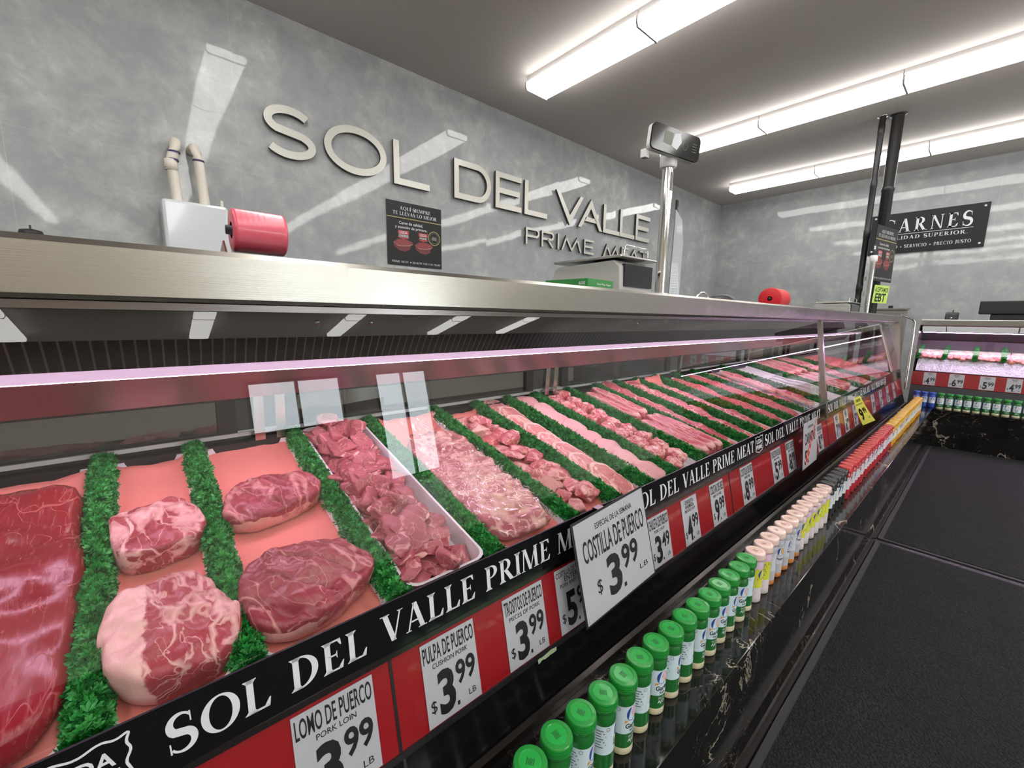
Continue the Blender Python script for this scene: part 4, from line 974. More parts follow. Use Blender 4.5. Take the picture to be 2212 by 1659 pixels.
for i in range(22):
    a = i/21; cx_ = w*(.25+.68*a); cy2 = h*(.15+.84*a*.98); rr_ = .022*(1.25-a)
    poly2(mb, [(cx_+rr_*rg.uniform(.7, 1.2)*cos(q), cy2+rr_*rg.uniform(.7, 1.2)*sin(q)) for q in (0, .9, 1.8, 2.7, 3.6, 4.5, 5.4)], A0, ux, uy, 2+(i % 3 == 0), .0008+.00002*i)
mb.build('card', [M['card'], M['ink'], M['print_red'], M['steak_fat']], t_)
t_ = thing('yellow_sign', 'curled yellow price sign clipped to the rail past the mullion', 'sign', (4.25, .66, .8))
mb = MB(); n = 14; vs = []; P = [Vector((0, 0, 0))]
YTL, YTR, YBL, YBR = Vector((4.10, .66, .80)), Vector((4.15, .629, .825)), Vector((4.25, .60, .576)), Vector((4.25, .53, .631))
def warp(x, y):      # x 0..215, y up from the bottom 0..1
    q = x/.215; t_1 = YTL.lerp(YTR, q); b_1 = YBL.lerp(YBR, q); p = b_1.lerp(t_1, y); return p+Vector((.05, .012, -.01))*sin(pi*y)
for k in range(n+1): a = warp(0, 1-k/n); b = warp(.215, 1-k/n); vs += [a, b]
mb.add(vs, [(2*k, 2*k+2, 2*k+3, 2*k+1) for k in range(n)], 0, True)
mb.add([p+Vector((.0012, .0004, .0)) for p in vs], [(2*k, 2*k+1, 2*k+3, 2*k+2) for k in range(n)], 0, True)
wp = lambda x, y: warp(x, y)+Vector((-.0012, -.0008, .0))
put(mb, text2d('TRI-TIP', .02), P[0], (1, 0, 0), (0, 0, 1), (.05, .83, .17, .92), 1, warp=wp); put(mb, text2d('TRI TIP ROAST', .01), P[0], (1, 0, 0), (0, 0, 1), (.02, .72, .19, .76), 1, warp=wp)
put(mb, text2d('9', .04), P[0], (1, 0, 0), (0, 0, 1), (.03, .14, .10, .60), 1, warp=wp); put(mb, text2d('99', .03), P[0], (1, 0, 0), (0, 0, 1), (.115, .36, .18, .58), 1, warp=wp); put(mb, text2d('LB'), P[0], (1, 0, 0), (0, 0, 1), (.15, .16, .18, .22), 1, warp=wp)
mb.build('card', [M['yellow_paper'], M['ink']], t_); MB().box(4.10, 4.12, .655, .69, .79, .815).build('clip', M['white'], t_)

# ------------------------------------------------------------------ spice jars
def shade(h, k): return '%02x%02x%02x' % tuple(int(int(h[i:i+2], 16)*k) for i in (0, 2, 4))
def jar_proto(kind, cap, lid, shoulder, upper, label, lower, base, txt, accent):
    t_ = thing('spice_jar', 'jar', 'spice jar')
    R_ = .0292
    MB().lathe([(0, 0), (R_-.003, 0), (R_, .003), (R_, .020)], 28, 0).lathe([(R_, .020), (R_, .056)], 28, 1).lathe([(R_, .056), (R_, .124)], 28, 2).lathe([(R_, .124), (R_, .140), (.0265, .1455), (.0255, .150), (.0265, .1535), (.0255, .157)], 28, 3).build('container', [plain('jar_base_'+kind, base, .3), plain('jar_lower_'+kind, lower, .3, 0, .5, .3), plain('jar_label_'+kind, label, .35), plain('jar_upper_'+kind, upper, .3, 0, .5, .3)], t_, False)
    mb = MB(); Rp = R_+.0003
    wp = lambda x, y: Vector((Rp*sin(x/Rp), -Rp*cos(x/Rp), y))
    wp2 = lambda x, y: Vector(((Rp+.0002)*sin(x/Rp), -(Rp+.0002)*cos(x/Rp), y))
    e = ell(-.001, .1045, .0145, .0175, 0, 360, 24)
    mb.add([wp(x, y) for x, y in e[:-1]], [list(range(24))], 1)
    e = ell(.0065, .1075, .009, .0115, 0, 360, 18); mb.add([wp2(x, y) for x, y in e[:-1]], [list(range(18))], 4)
    rb_ = [(-.019, .083), (-.010, .088), (.010, .090), (.020, .087), (.020, .095), (.008, .0985), (-.009, .0965), (-.018, .091)]
    mb.add([wp2(x, y) for x, y in rb_], [list(range(8))], 2)
    if txt:
        put(mb, text2d(txt[0], .02), (0, 0, 0), (1, 0, 0), (0, 0, 1), (-.017, .0695, .019, .082), 0, warp=wp)
        if txt[1]: put(mb, text2d(txt[1], .015), (0, 0, 0), (1, 0, 0), (0, 0, 1), (-.007, .0605, .009, .0675), 0, warp=wp)
        if len(txt) > 2:
            put(mb, text2d(txt[2], .01), (0, 0, 0), (1, 0, 0), (0, 0, 1), (-.009, .046, .009, .052), 3, warp=wp); put(mb, text2d(txt[3], .02), (0, 0, 0), (1, 0, 0), (0, 0, 1), (-.010, .032, .010, .043), 3, warp=wp)
    for k in range(7):       # small print on the back of the label
        yy = .112-.0065*k; mb.add([wp(x, y) for x, y in ((-.060, yy), (-.052, yy), (-.044+.003*(k % 3), yy), (-.044+.003*(k % 3), yy+.0025), (-.052, yy+.0025), (-.060, yy+.0025))], [list(range(6))], 5)
    e = ell(-.034, .117, .0042, .0045, 0, 360, 14); f_ = ell(-.034, .117, .0034, .0037, 0, 360, 14); v_, ff = faces2(ring(e, f_)); mb.add([wp(*q) for q in v_], ff, 0)
    mb.build('label_print', [M['ink'], plain('jar_emblem_'+kind, '2c4a9a', .4), plain('jar_ribbon_'+kind, 'd69a3d', .4), M['print_white'], plain('jar_fruit_'+kind, accent, .4), M['print_grey']], t_, False)
    c = MB().lathe([(.0300, .154), (.0312, .156), (.0312, .1745), (.0306, .1775), (.0292, .1792)], 32, 0).lathe([(.0292, .1792), (.0215, .1796)], 32, 0, sm=False).lathe([(.0215, .1796), (.0208, .1785)], 32, 0, sm=False).disc(.0208, .1785, 32, 1)
    for k in range(5): c.box(-.007, .006-.002*(k % 2), -.007+.0031*k, -.0052+.0031*k, .1785, .17865, 2)
    for k in range(3): c.lathe([(.0313, .159+.004*k), (.0319, .1605+.004*k), (.0313, .162+.004*k)], 32, 0)
    c.build('cap', [plain('jar_cap_'+kind, cap, .28, 0, .5, .5), plain('jar_lid_'+kind, lid, .25, 0, .5, .6), plain('jar_lid_print_'+kind, shade(lid, .55), .4)], t_, False)
    return t_
JK = {'green': jar_proto('green', '1f8a34', '27a243', 'c', '1c6b2c', 'cfe3ea', '1d6a2e', 'ece4bf', ('Garlic', 'Salt', 'SAL DE', 'AJO'), 'd9b7c0'),
      'lime': jar_proto('lime', 'e9cdc4', 'eec8b8', 'c', 'cfb4cc', 'd3d84a', 'e2d7de', 'ddd6d2', None, 'e6ea9a'),
      'pepper': jar_proto('pepper', 'e9cdc4', 'eec8b8', 'c', 'a9adb5', 'cdd3dd', 'b9b9c2', 'd98f4e', ('Pepper', None), 'd9a25e'),
      'black': jar_proto('black', '1d1e20', '4c4f52', 'c', '17181a', 'd5dde0', '1b1b1d', '1a1a1b', None, '5a6a52'),
      'red': jar_proto('red', 'c42a2f', 'e05a50', 'c', 'b3222c', 'd6d3da', 'b01d2a', 'a81d28', None, 'c63a3a'),
      'yellow': jar_proto('yellow', 'd9a62a', 'efc04a', 'c', 'd3a12c', 'd8d6d0', 'd09a22', 'c98f1e', None, 'd98f2e'),
      'blue': jar_proto('blue', '3453b5', '4766c8', 'c', '2f4cab', 'c9d2e4', '2c479f', '2c479f', None, '7d8bc0')}
jused = {k: False for k in JK}
NM = {'green': 'green-capped garlic salt jar', 'lime': 'peach-capped jar with lime label', 'pepper': 'peach-capped jar with grey label', 'black': 'black-capped spice jar', 'red': 'red-capped spice jar', 'yellow': 'yellow-capped spice jar', 'blue': 'blue-capped spice jar'}
GR = {'green': 'green garlic salt jars', 'lime': 'peach-capped spice jars', 'pepper': 'peach-capped spice jars', 'black': 'black-capped spice jars', 'red': 'red-capped spice jars', 'yellow': 'yellow-capped spice jars', 'blue': 'blue-capped spice jars'}
def jar(kind, x, y, rz, lab):
    Mx = Matrix.Translation((x, y, .4262))@Matrix.Rotation(rz, 4, 'Z')
    if not jused[kind]: o = JK[kind]; o.matrix_world = Mx; o['label'] = lab; jused[kind] = True
    else: o = copy_tree(JK[kind], Mx, lab)
    o['group'] = GR[kind]
rg = random.Random(21)
seq = [('green', .449+.0712*i) for i in range(15)]+[('lime', 1.517), ('lime', 1.590)]+[('pepper', 1.663+.0731*i) for i in range(5)]+[('lime', 2.029+.0731*i) for i in range(6)]+[('black', 2.468+.0705*i) for i in range(5)]+[('red', 2.832+.0718*i) for i in range(21)]+[('yellow', 4.345+.0735*i) for i in range(26)]
rots = [.35, -.35, .1, .45, -.3, .5, -.5, .05, .4, -.25, -.55, -.45, -.2, -.6, .3]
cnt = {}
for i, (k, x) in enumerate(seq):
    c_ = cnt.get(k, 0); cnt[k] = c_+1
    jar(k, x, .449+rg.uniform(-.003, .003), .25+(rots[i] if i < 15 else rg.uniform(-.7, .5)), '%s %s from the near end of the long ledge' % (ordw(c_), NM[k]))
for i, y in enumerate((.515, .448, .382)): jar('blue', 6.792, y, -pi/2+.2, 'blue-capped spice jar on the far ledge, %s from the corner' % ordw(i))
for i in range(10): jar('green', 6.792, .312-.0705*i, -pi/2+rg.uniform(-.12, .12), 'green-capped garlic salt jar on the far ledge, %s from the blue jars' % ordw(i))

# ------------------------------------------------------------------ wall lettering
ws = thing('wall_lettering', 'large brushed metal letters SOL DEL VALLE PRIME MEAT on the grey tiled wall', 'sign', (3.6, 3.97, 2.3))
def sans(c, w, t_):      # monoline capitals, unit height, width w, stroke t_
    if c == 'S':
        p = spath(w-t_, 1-t_); return ribbon([(x+t_/2, y+t_/2) for x, y in p], t_)
    if c == 'O': return ring(ell(w/2, .5, w/2, .51, 0, 360, 44), ell(w/2, .5, w/2-t_, .51-t_, 0, 360, 44))
    if c == 'L': return [[(0, 0), (w, 0), (w, t_), (t_, t_), (t_, 1), (0, 1)]]
    if c == 'D':
        r = .5; return [[(0, 0), (t_, 0), (t_, 1), (0, 1)]]+ring([(t_, 1)]+ell(w-r, .5, r, .5, 90, -90, 24)+[(t_, 0)], [(t_, 1-t_)]+ell(w-r, .5, r-t_, .5-t_, 90, -90, 24)+[(t_, t_)])
    if c == 'E': return [[(0, 0), (t_, 0), (t_, 1), (0, 1)]]+[[(t_, y), (w*q, y), (w*q, y+t_), (t_, y+t_)] for y, q in ((0, 1), (.5-t_/2, .92), (1-t_, 1))]
    if c == 'V': return [[(0, 1), (w/2-t_*.0, -.02), (w/2, t_*2.0), (t_*1.15, 1)], [(w, 1), (w-t_*1.15, 1), (w/2, t_*2.0), (w/2, -.02)]]
    if c == 'A': return [[(0, 0), (t_*1.15, 0), (w/2, 1-t_*2.0), (w/2, 1.02)], [(w, 0), (w/2, 1.02), (w/2, 1-t_*2.0), (w-t_*1.15, 0)], [(w*.24, .24), (w*.76, .24), (w*.70, .24+t_), (w*.30, .24+t_)]]
    if c == 'I': return [[(0, 0), (t_, 0), (t_, 1), (0, 1)]]
    if c in 'PR':
        r = .285; g_ = [[(0, 0), (t_, 0), (t_, 1), (0, 1)]]+ring([(t_, 1)]+ell(w-r, 1-r, r, r, 90, -90, 18)+[(t_, 1-2*r)], [(t_, 1-t_)]+ell(w-r, 1-r, r-t_, r-t_, 90, -90, 18)+[(t_, 1-2*r+t_)])
        if c == 'R': g_.append([(w*.42, 1-2*r+t_*.5), (w*.42+t_*1.2, 1-2*r+t_*.5), (w, 0), (w-t_*1.25, 0)])
        return g_
    if c == 'M': return [[(0, 0), (t_, 0), (w*.24, .72), (w*.22, 1)], [(w*.22, 1), (w*.20, .80), (w/2-t_*.1, .0), (w/2, .2)], [(w/2, .2), (w/2+t_*.1, 0), (w*.80, .80), (w*.78, 1)], [(w*.78, 1), (w*.76, .72), (w-t_, 0), (w, 0)]]
    if c == 'T': return [[(w/2-t_/2, 0), (w/2+t_/2, 0), (w/2+t_/2, 1), (w/2-t_/2, 1)], [(0, 1-t_), (w, 1-t_), (w, 1), (0, 1)]]
def wall_letter(c, xa, xb, z0, z1, t_):
    h_ = z1-z0; mb = MB()
    for poly in sans(c, (xb-xa)/h_, t_):
        area = sum(poly[i][0]*poly[(i+1) % len(poly)][1]-poly[(i+1) % len(poly)][0]*poly[i][1] for i in range(len(poly)))
        if area < 0: poly = poly[::-1]
        n_ = len(poly); P_ = [(xa+x*h_, z0+y*h_) for x, y in poly]
        mb.add([(x, 3.955, z) for x, z in P_], [list(range(n_))], 0)
        mb.add([(x, 3.9552, z) for x, z in P_]+[(x, 3.982, z) for x, z in P_], [list(range(2*n_-1, n_-1, -1))]+[(i+n_, (i+1) % n_+n_, (i+1) % n_, i) for i in range(n_)], 1)
    o_ = mb.build('letter', [M['letter'], M['letter_side']], ws)
for c, a, b in (('S', .853, 1.245), ('O', 1.314, 1.874), ('L', 1.945, 2.331), ('D', 2.627, 3.121), ('E', 3.187, 3.590), ('L', 3.640, 4.034), ('V', 4.192, 4.746), ('A', 4.644, 5.184), ('L', 5.203, 5.609), ('L', 5.617, 6.016), ('E', 6.043, 6.447)):
    wall_letter(c, a, b, 2.637, 3.03, .150)
for c, a, b in (('P', 3.67, 3.905), ('R', 3.945, 4.175), ('I', 4.245, 4.295), ('M', 4.322, 4.735), ('E', 4.790, 5.008), ('M', 5.225, 5.640), ('E', 5.690, 5.880), ('A', 5.90, 6.17), ('T', 6.19, 6.44)):
    wall_letter(c, a, b, 2.293, 2.490, .140)

# ------------------------------------------------------------------ posters
def poster(O, ux, uy, w, h, lab, name='poster', backing=None):
    O, ux, uy = Vector(O), Vector(ux).normalized(), Vector(uy).normalized(); mb = MB(); board(mb, O, O+ux*w, O+uy*h, .004, 0)
    P_ = lambda s, x0, y0, x1, y1, mi=1, kp=None: put(mb, serif2d(s), O, ux, uy, (x0*w, y0*h, x1*w, y1*h), mi, keep=kp or (0, 1))
    P_('AQUÍ SIEMPRE', .23, .875, .79, .93, 1, (0, 1)); P_('TE LLEVAS LO MEJOR', .11, .795, .91, .85)
    poly2(mb, [(0, .745*h), (w, .745*h), (w, .757*h), (0, .757*h)], O, ux, uy, 2)
    put(mb, text2d('Carne de calidad,', .008), O, ux, uy, (.21*w, .645*h, .64*w, .70*h), 1); put(mb, text2d('y atención de primera.', .008), O, ux, uy, (.14*w, .575*h, .72*w, .63*h), 1)
    v_, f_ = faces2(ring(ell(.855*w, .50*h, .115*w, .115*h, 0, 360, 40), ell(.855*w, .50*h, .105*w, .105*h, 0, 360, 40))); mb.add([O+ux*x+uy*y+ux.cross(uy)*.0006 for x, y in v_], f_, 2)
    v_, f_ = faces2(ring(ell(.855*w, .50*h, .088*w, .088*h, 0, 360, 40), ell(.855*w, .50*h, .082*w, .082*h, 0, 360, 40))); mb.add([O+ux*x+uy*y+ux.cross(uy)*.0006 for x, y in v_], f_, 4)
    poly2(mb, [(w*x, h*y) for x, y in ((.80, .48), (.82, .46), (.86, .47), (.90, .46), (.91, .50), (.89, .53), (.87, .52), (.82, .53))], O, ux, uy, 4)
    for cx_, cy2, s1, s2, w1, c1 in ((.285, .50, 'USDA', 'CHOICE', .10, 4), (.645, .50, 'USDA', 'PRIME', .09, 0)):
        sh = [((cx_-w1+2*w1*x)*w, (cy2-.085+.15*y)*h) for x, y in SHIELD[:-1]]
        poly2(mb, sh, O, ux, uy, 3); poly2(mb, [((cx_-w1*.92)*w, (cy2-.05)*h), ((cx_+w1*.92)*w, (cy2-.05)*h), ((cx_+w1*.9)*w, (cy2-.005)*h), ((cx_-w1*.9)*w, (cy2-.005)*h)], O, ux, uy, c1, .0008)
        put(mb, text2d(s1, .01), O, ux, uy, ((cx_-w1*.7)*w, (cy2+.005)*h, (cx_+w1*.7)*w, (cy2+.045)*h), 1, .001); put(mb, text2d(s2, .01), O, ux, uy, ((cx_-w1*.75)*w, (cy2-.045)*h, (cx_+w1*.75)*w, (cy2-.012)*h), 1, .001)
    for cx_, cy2, a in ((.28, .30, .17), (.66, .29, .165)):
        body = [(-1, .55), (-.6, .95), (.2, 1.0), (.95, .75), (1.0, .45), (.75, .2), (.7, -.25), (.15, -.6), (-.45, -.5), (-.98, .0)]
        top = [(-.85, .5), (-.5, .85), (.2, .9), (.85, .70), (.7, .40), (.2, .25), (-.4, .2), (-.75, .25)]
        fatl = [(-1, .55), (-.8, .25), (-.4, .12), (.2, .16), (.75, .32), (1.0, .5), (.98, .44), (.7, .22), (.2, .08), (-.5, .04), (-.97, .42)]
        poly2(mb, [((cx_+a*x)*w, (cy2+.125*y)*h) for x, y in body], O, ux, uy, 5, .0006); poly2(mb, [((cx_+a*x)*w, (cy2+.125*y)*h) for x, y in top], O, ux, uy, 7, .0008); poly2(mb, [((cx_+a*x)*w, (cy2+.125*y)*h) for x, y in fatl], O, ux, uy, 6, .001)
    P_('PRIME MEAT', .07, .045, .36, .075); P_('QUALITY YOU CAN TRUST', .44, .045, .97, .075)
    poly2(mb, [((.405+.012*cos(q*.785))*w, (.06+.012*sin(q*.785))*h) for q in range(8)], O, ux, uy, 1)
    return tag(mb.build(name, [M['poster'], M['print_white'], M['gold'], M['print_red'], M['print_grey'], M['steak'], M['steak_fat'], M['steak_top']], at=tuple(O)), lab, 'poster')
poster((1.873, 3.992, 1.886), (1, 0, 0), (0, 0, 1), .61, .605, 'black meat quality poster on the back wall under the metal letters')
poster((6.3, 1.015, 1.865), (.60, -.105, 0), (0, 0, 1), .605, .612, 'black meat quality poster mounted on the far scale pole')

# CARNES sign on the right wall
ux, uy = Vector((0, -1, 0)), Vector((0, 0, 1)); O = Vector((9.095, 1.545, 2.478)); w, h = 1.283, .607
t_ = thing('carnes_sign', 'charcoal CARNES sign with white lettering on the right wall', 'sign', tuple(O))
mb = MB(); board(mb, O, O+ux*w, O+uy*h, .022, 0)
def slant(s, box, mi, k=.0):
    put(mb, serif2d(s, .22 if len(s) < 8 else .12), O, ux, uy, box, mi, keep=(0, 1))
slant('CARNES', (.16, .315, 1.135, .515), 1); poly2(mb, [(.14, .283), (1.15, .283), (1.15, .289), (.14, .289)], O, ux, uy, 1)
slant('CALIDAD SUPERIOR.', (.20, .205, 1.10, .258), 1); slant('CALIDAD + SERVICIO + PRECIO JUSTO', (.12, .075, 1.15, .122), 1)
mb.build('panel', [M['sign_dark'], M['print_white']], t_)
for x, y in ((.05, .05), (.05, .56), (1.235, .05), (1.235, .56)):
    b = MB(); b.M = Matrix.Translation(O+ux*x+uy*y)@Matrix.Rotation(-pi/2, 4, 'Y'); b.lathe([(.014, 0), (.014, .012), (.010, .016), (0, .017)], 14); b.build('standoff', M['print_white'], t_)

# ------------------------------------------------------------------ things on and behind the long case
t_ = thing('water_box', 'white enamel box on the back wall with two cream pipes rising from it', 'heater box', (.35, 3.85, 1.45))
MB().box(.175, .545, 3.70, 3.995, 1.45, 2.13).build('cabinet', M['white_gloss'], t_, bevel=.02)
MB().box(.505, .52, 3.72, 3.74, 2.13, 2.17).build('spigot', M['pvc'], t_)
def pipe(x, y, pts, lab, bands):
    p = thing('wall_pipe', lab, 'pipe', (x, y, 2.13)); MB().tube(pts, .031, 16).build('tube', M['pvc'], p)
    MB().lathe([(.042, 0), (.042, .012), (.033, .016)], 16, 0, (x, y, 2.13)).build('collar', M['pvc'], p)
    for (bx, by, bz) in bands: MB().lathe([(.0335, -.006), (.0345, 0), (.0335, .006)], 18, 0, (bx, by, bz)).build('band', M['purple'], p)
    return p
p = pipe(.272, 3.83, [(.272, 3.83, 2.13), (.262, 3.83, 2.33), (.25, 3.83, 2.37), (.275, 3.83, 2.46), (.285, 3.835, 2.50), (.292, 3.86, 2.535), (.296, 3.90, 2.55), (.30, 3.99, 2.555)], 'cream elbow pipe with purple bands, left of the pair above the white box', [(.252, 3.83, 2.352), (.266, 3.83, 2.41), (.277, 3.83, 2.462)])
MB().lathe([(.032, 2.34), (.037, 2.342), (.037, 2.41), (.032, 2.412)], 16, 0, (.255, 3.83, 0)).build('coupling', M['pvc'], p)
pipe(.425, 3.83, [(.425, 3.83, 2.13), (.418, 3.83, 2.30), (.408, 3.83, 2.45), (.404, 3.84, 2.49), (.399, 3.87, 2.525), (.395, 3.92, 2.54), (.39, 3.99, 2.54)], 'cream elbow pipe with one purple band, right of the pair above the white box', [(.4095, 3.83, 2.435)])
# bag rolls
def bag_roll(x0, x1, y, z, r, lab, mat, holder, nm):
    t_ = thing('bag_roll', lab, 'bag roll', (x0, y, 1.472))
    b = MB(); b.M = Matrix.Translation((x0, y, z))@Matrix.Rotation(pi/2, 4, 'Y')
    L = x1-x0; n_ = 26; prof = [(.018, 0), (r*.92, 0), (r, .003)]+[(r*(1+.0018*math.sin(k*2.1)), .003+(L-.006)*k/n_) for k in range(1, n_)]+[(r, L-.003), (r*.92, L), (.018, L)]
    b.lathe(prof, 44, 0); b.build('roll', M[mat], t_)
    c = MB(); c.M = b.M; c.lathe([(.0, -.010), (.010, -.010), (.010, L+.002), (0, L+.002)], 16); c.build('core', M['black_soft'], t_)
    if holder:
        h_ = MB(); h_.px([(y-.055, 1.4735), (y+.05, 1.4735), (y+.03, 1.515), (y-.02, 1.535), (y-.055, 1.50)], x0-.020, x0-.0165, 0); h_.px([(y-.055, 1.4735), (y+.05, 1.4735), (y+.03, 1.50), (y-.055, 1.50)], x1+.0155, x1+.019, 0)
        h_.box(x0-.0165, x1+.0155, y-.055, y+.05, 1.4735, 1.4765); h_.box(x0-.0165, x1+.0155, y-.058, y-.055, 1.4735, 1.488); h_.build('holder', M['amber'], t_)
    return t_
bag_roll(.168, .272, 1.13, 1.562, .046, 'pink plastic bag roll in an amber holder on the steel canopy', 'pink_roll', True, 0)
bag_roll(3.80, 4.02, 1.22, 1.563, .085, 'bright red plastic bag roll on the canopy near the second scale', 'red_roll', False, 0)
t_ = thing('call_bell', 'black domed bell with a knob on the wall trim, left of the white box', 'bell', (-.45, 3.935, 1.815))
MB().lathe([(.0, 0), (.050, 0), (.053, .035), (.048, .050), (.025, .056), (0, .057)], 28, 0, (-.45, 3.935, 1.815)).build('dome', M['black_satin'], t_); MB().lathe([(.005, 0), (.005, .024), (0, .026)], 10, 0, (-.45, 3.935, 1.871)).build('knob', M['black_satin'], t_)

# first scale, wax paper box, display pole
def scale(x0, x1, y0, y1, lab):
    t_ = thing('weighing_scale', lab, 'scale', ((x0+x1)/2, (y0+y1)/2, 1.472)); z0 = 1.472
    MB().px([(y0, z0+.001), (y1, z0+.001), (y1-.02, z0+.085), (y1-.04, z0+.105), (y0+.03, z0+.112), (y0+.004, z0+.09)], x0, x1).build('body', M['scale_grey'], t_, bevel=.006)
    MB().box(x0+.02, x1-.005, y0-.0035, y0+.01, z0+.022, z0+.098).build('paper_window', M['screen'], t_)
    MB().box(x0-.01, x1+.02, y0-.005, y1-.03, z0+.117, z0+.126).build('platter', M['steel_plain'], t_, bevel=.003)
    MB().box(x0+.1, x0+.16, y0+.1, y0+.2, z0+.10, z0+.118).build('platter_post', M['black_soft'], t_)
    MB().tube([(x0+.06, y0+.03, z0+.124), (x0+.06, y0+.03, z0+.16), (x0+.068, y0+.03, z0+.168), (x1+.0, y0+.03, z0+.168), (x1+.01, y0+.03, z0+.16), (x1+.01, y0+.03, z0+.124)], .0025, 8).build('wire_rail', M['chrome'], t_)
    return t_
scale(1.245, 1.445, .865, 1.20, 'grey weighing scale with steel platter on the canopy beside the first display pole')
t_ = thing('wax_paper_box', 'green box of dry wax paper on the canopy in front of the scale', 'box', (1.07, .86, 1.472))
b = MB(); A_ = Vector((1.010, .815, 1.4735)); dx = Vector((.142, .012, 0)); dy = Vector((-.02, .155, 0)); dz = Vector((0, 0, .027))
b.add([A_, A_+dx, A_+dx+dy, A_+dy, A_+dz, A_+dx+dz, A_+dx+dy+dz, A_+dy+dz], [(3, 2, 1, 0), (4, 5, 6, 7), (0, 1, 5, 4), (1, 2, 6, 5), (2, 3, 7, 6), (3, 0, 4, 7)], 0)
put(b, text2d('Dry Wax Paper', .02), A_, dx, (0, 0, 1), (.05, .0085, .132, .0165), 1); put(b, text2d('600', .02), A_+dy, -dy, (0, 0, 1), (.125, .009, .148, .019), 1)
b.build('carton', [M['green_box'], M['print_white']], t_)
t_ = thing('display_pole', 'steel pole with a black customer display, rising beside the first scale', 'display', (1.655, .95, 1.472))
MB().lathe([(0, 0), (.048, 0), (.046, .012), (.03, .020)], 28, 0, (1.655, .95, 1.472)).build('flange', M['white'], t_)
MB().lathe([(.0215, 1.48), (.0215, 1.985)], 28, 0, (1.655, .95, 0)).build('pole', M['chrome'], t_)
MB().lathe([(.030, 1.985), (.033, 1.992), (.033, 2.040), (.028, 2.052)], 28, 0, (1.655, .95, 0)).build('collar', M['white'], t_)
L0, L1_ = Vector((1.511, .95, 2.026)), Vector((1.738, .872, 2.001)); ux = (L1_-L0).normalized(); uy = Vector((0, 0, 1)); nn = ux.cross(uy).normalized(); uy = nn.cross(ux); w = (L1_-L0).length; h = .096
def rrect(w, h, r): return [(cx_+r*cos(radians(a+q*22.5)), cy2+r*sin(radians(a+q*22.5))) for cx_, cy2, a in ((w-r, r, -90), (w-r, h-r, 0), (r, h-r, 90), (r, r, 180)) for q in range(5)]
def slabp(pts, O, ux, uy, nn, d0, d1, mi, mb): n_ = len(pts); mb.add([O+ux*x+uy*y+nn*d0 for x, y in pts]+[O+ux*x+uy*y+nn*d1 for x, y in pts], [list(range(n_-1, -1, -1)), list(range(n_, 2*n_))]+[(i, (i+1) % n_, (i+1) % n_+n_, i+n_) for i in range(n_)], mi)
b = MB(); slabp(rrect(w, h, .018), L0, ux, uy, nn, -.022, -.004, 0, b); hd = b.build('display_head', M['white'], t_)
b = MB(); slabp(rrect(w-.002, h-.002, .017), L0+ux*.001+uy*.001, ux, uy, nn, -.004, .004, 0, b)
poly2(b, [(w*.24, h*.35), (w*.40, h*.33), (w*.42, h*.80), (w*.25, h*.82)], L0, ux, uy, 1, .0046); poly2(b, [(w*.40, h*.30), (w*.52, h*.22), (w*.60, h*.55), (w*.56, h*.88), (w*.45, h*.80), (w*.42, h*.60)], L0, ux, uy, 2, .0048)
v_, f_ = faces2(ring(ell(w*.68, h*.48, .012, .016, 0, 360, 20), ell(w*.68, h*.48, .0105, .0145, 0, 360, 20))); b.add([L0+ux*x+uy*y+nn*.0046 for x, y in v_], f_, 1)
for k in range(4): poly2(b, [(w*.83, h*(.35+.1*k)), (w*.92, h*(.35+.1*k)), (w*.92, h*(.37+.1*k)), (w*.83, h*(.37+.1*k))], L0, ux, uy, 3, .0046)
b.build('screen', [M['screen'], M['lcd'], M['print_white'], M['print_grey']], hd)
MB().box(1.515, 1.54, .968, .99, 2.0, 2.03).build('plug', M['white'], t_)
v_ = MB(); v_.M = Matrix.Translation((1.655, .95, 1.93)); v_.lathe([(.0218, -.035), (.0218, .035)], 12, 0, (0, 0, 0), True, radians(245), radians(320)); v_.build('sticker', M['print_grey'], t_)
b = MB(); b.add([(1.685, .925, 1.474), (1.735, .905, 1.474), (1.738, .906, 1.70), (1.725, .91, 1.79), (1.69, .922, 1.83)], [(0, 1, 2, 3, 4)], 0); b.add([(1.686, .929, 1.474), (1.736, .909, 1.474), (1.739, .910, 1.70), (1.726, .914, 1.79), (1.691, .926, 1.83)], [(4, 3, 2, 1, 0)], 0)
for k in range(26):
    for q0, q1 in ((.12, .42), (.5, .5+.1*(1+k % 3))):
        b.add([Vector((1.687+.048*q, .9237-.0192*q, 1.49+.0105*k+dz_)) for q, dz_ in ((q0, 0), (q1, 0), (q1, .0035), (q0, .0035))], [(0, 1, 2, 3)], 1)
tag(b.build('price_sheet', [M['card'], M['scale_grey']], at=(1.70, .92, 1.474)), 'wrinkled sleeved price sheet standing against the first display pole', 'paper sheet')

# second scale, pole, lime notice
scale(5.55, 5.95, 1.02, 1.36, 'second weighing scale farther along the canopy by the black pipes')
t_ = thing('sign_pole', 'short steel pole on the canopy in front of the black pipes', 'pole', (6.245, 1.0, 1.472))
MB().lathe([(0, 0), (.05, 0), (.046, .014), (.03, .022)], 24, 0, (6.245, 1.0, 1.472)).build('flange', M['white'], t_)
MB().lathe([(.024, 1.48), (.024, 2.06)], 24, 0, (6.245, 1.0, 0)).build('pole', M['chrome'], t_); MB().lathe([(.032, 2.06), (.036, 2.07), (.036, 2.115), (.028, 2.13)], 24, 0, (6.245, 1.0, 0)).build('collar', M['white'], t_)
MB().box(6.262, 6.296, .998, 1.012, 2.05, 2.24).build('bracket', M['acrylic'], t_)
ux = Vector((.42, -.105, 0)).normalized(); uy = Vector((0, -.04, 1)).normalized(); O = Vector((6.28, .968, 1.61)); w, h = .34, .20
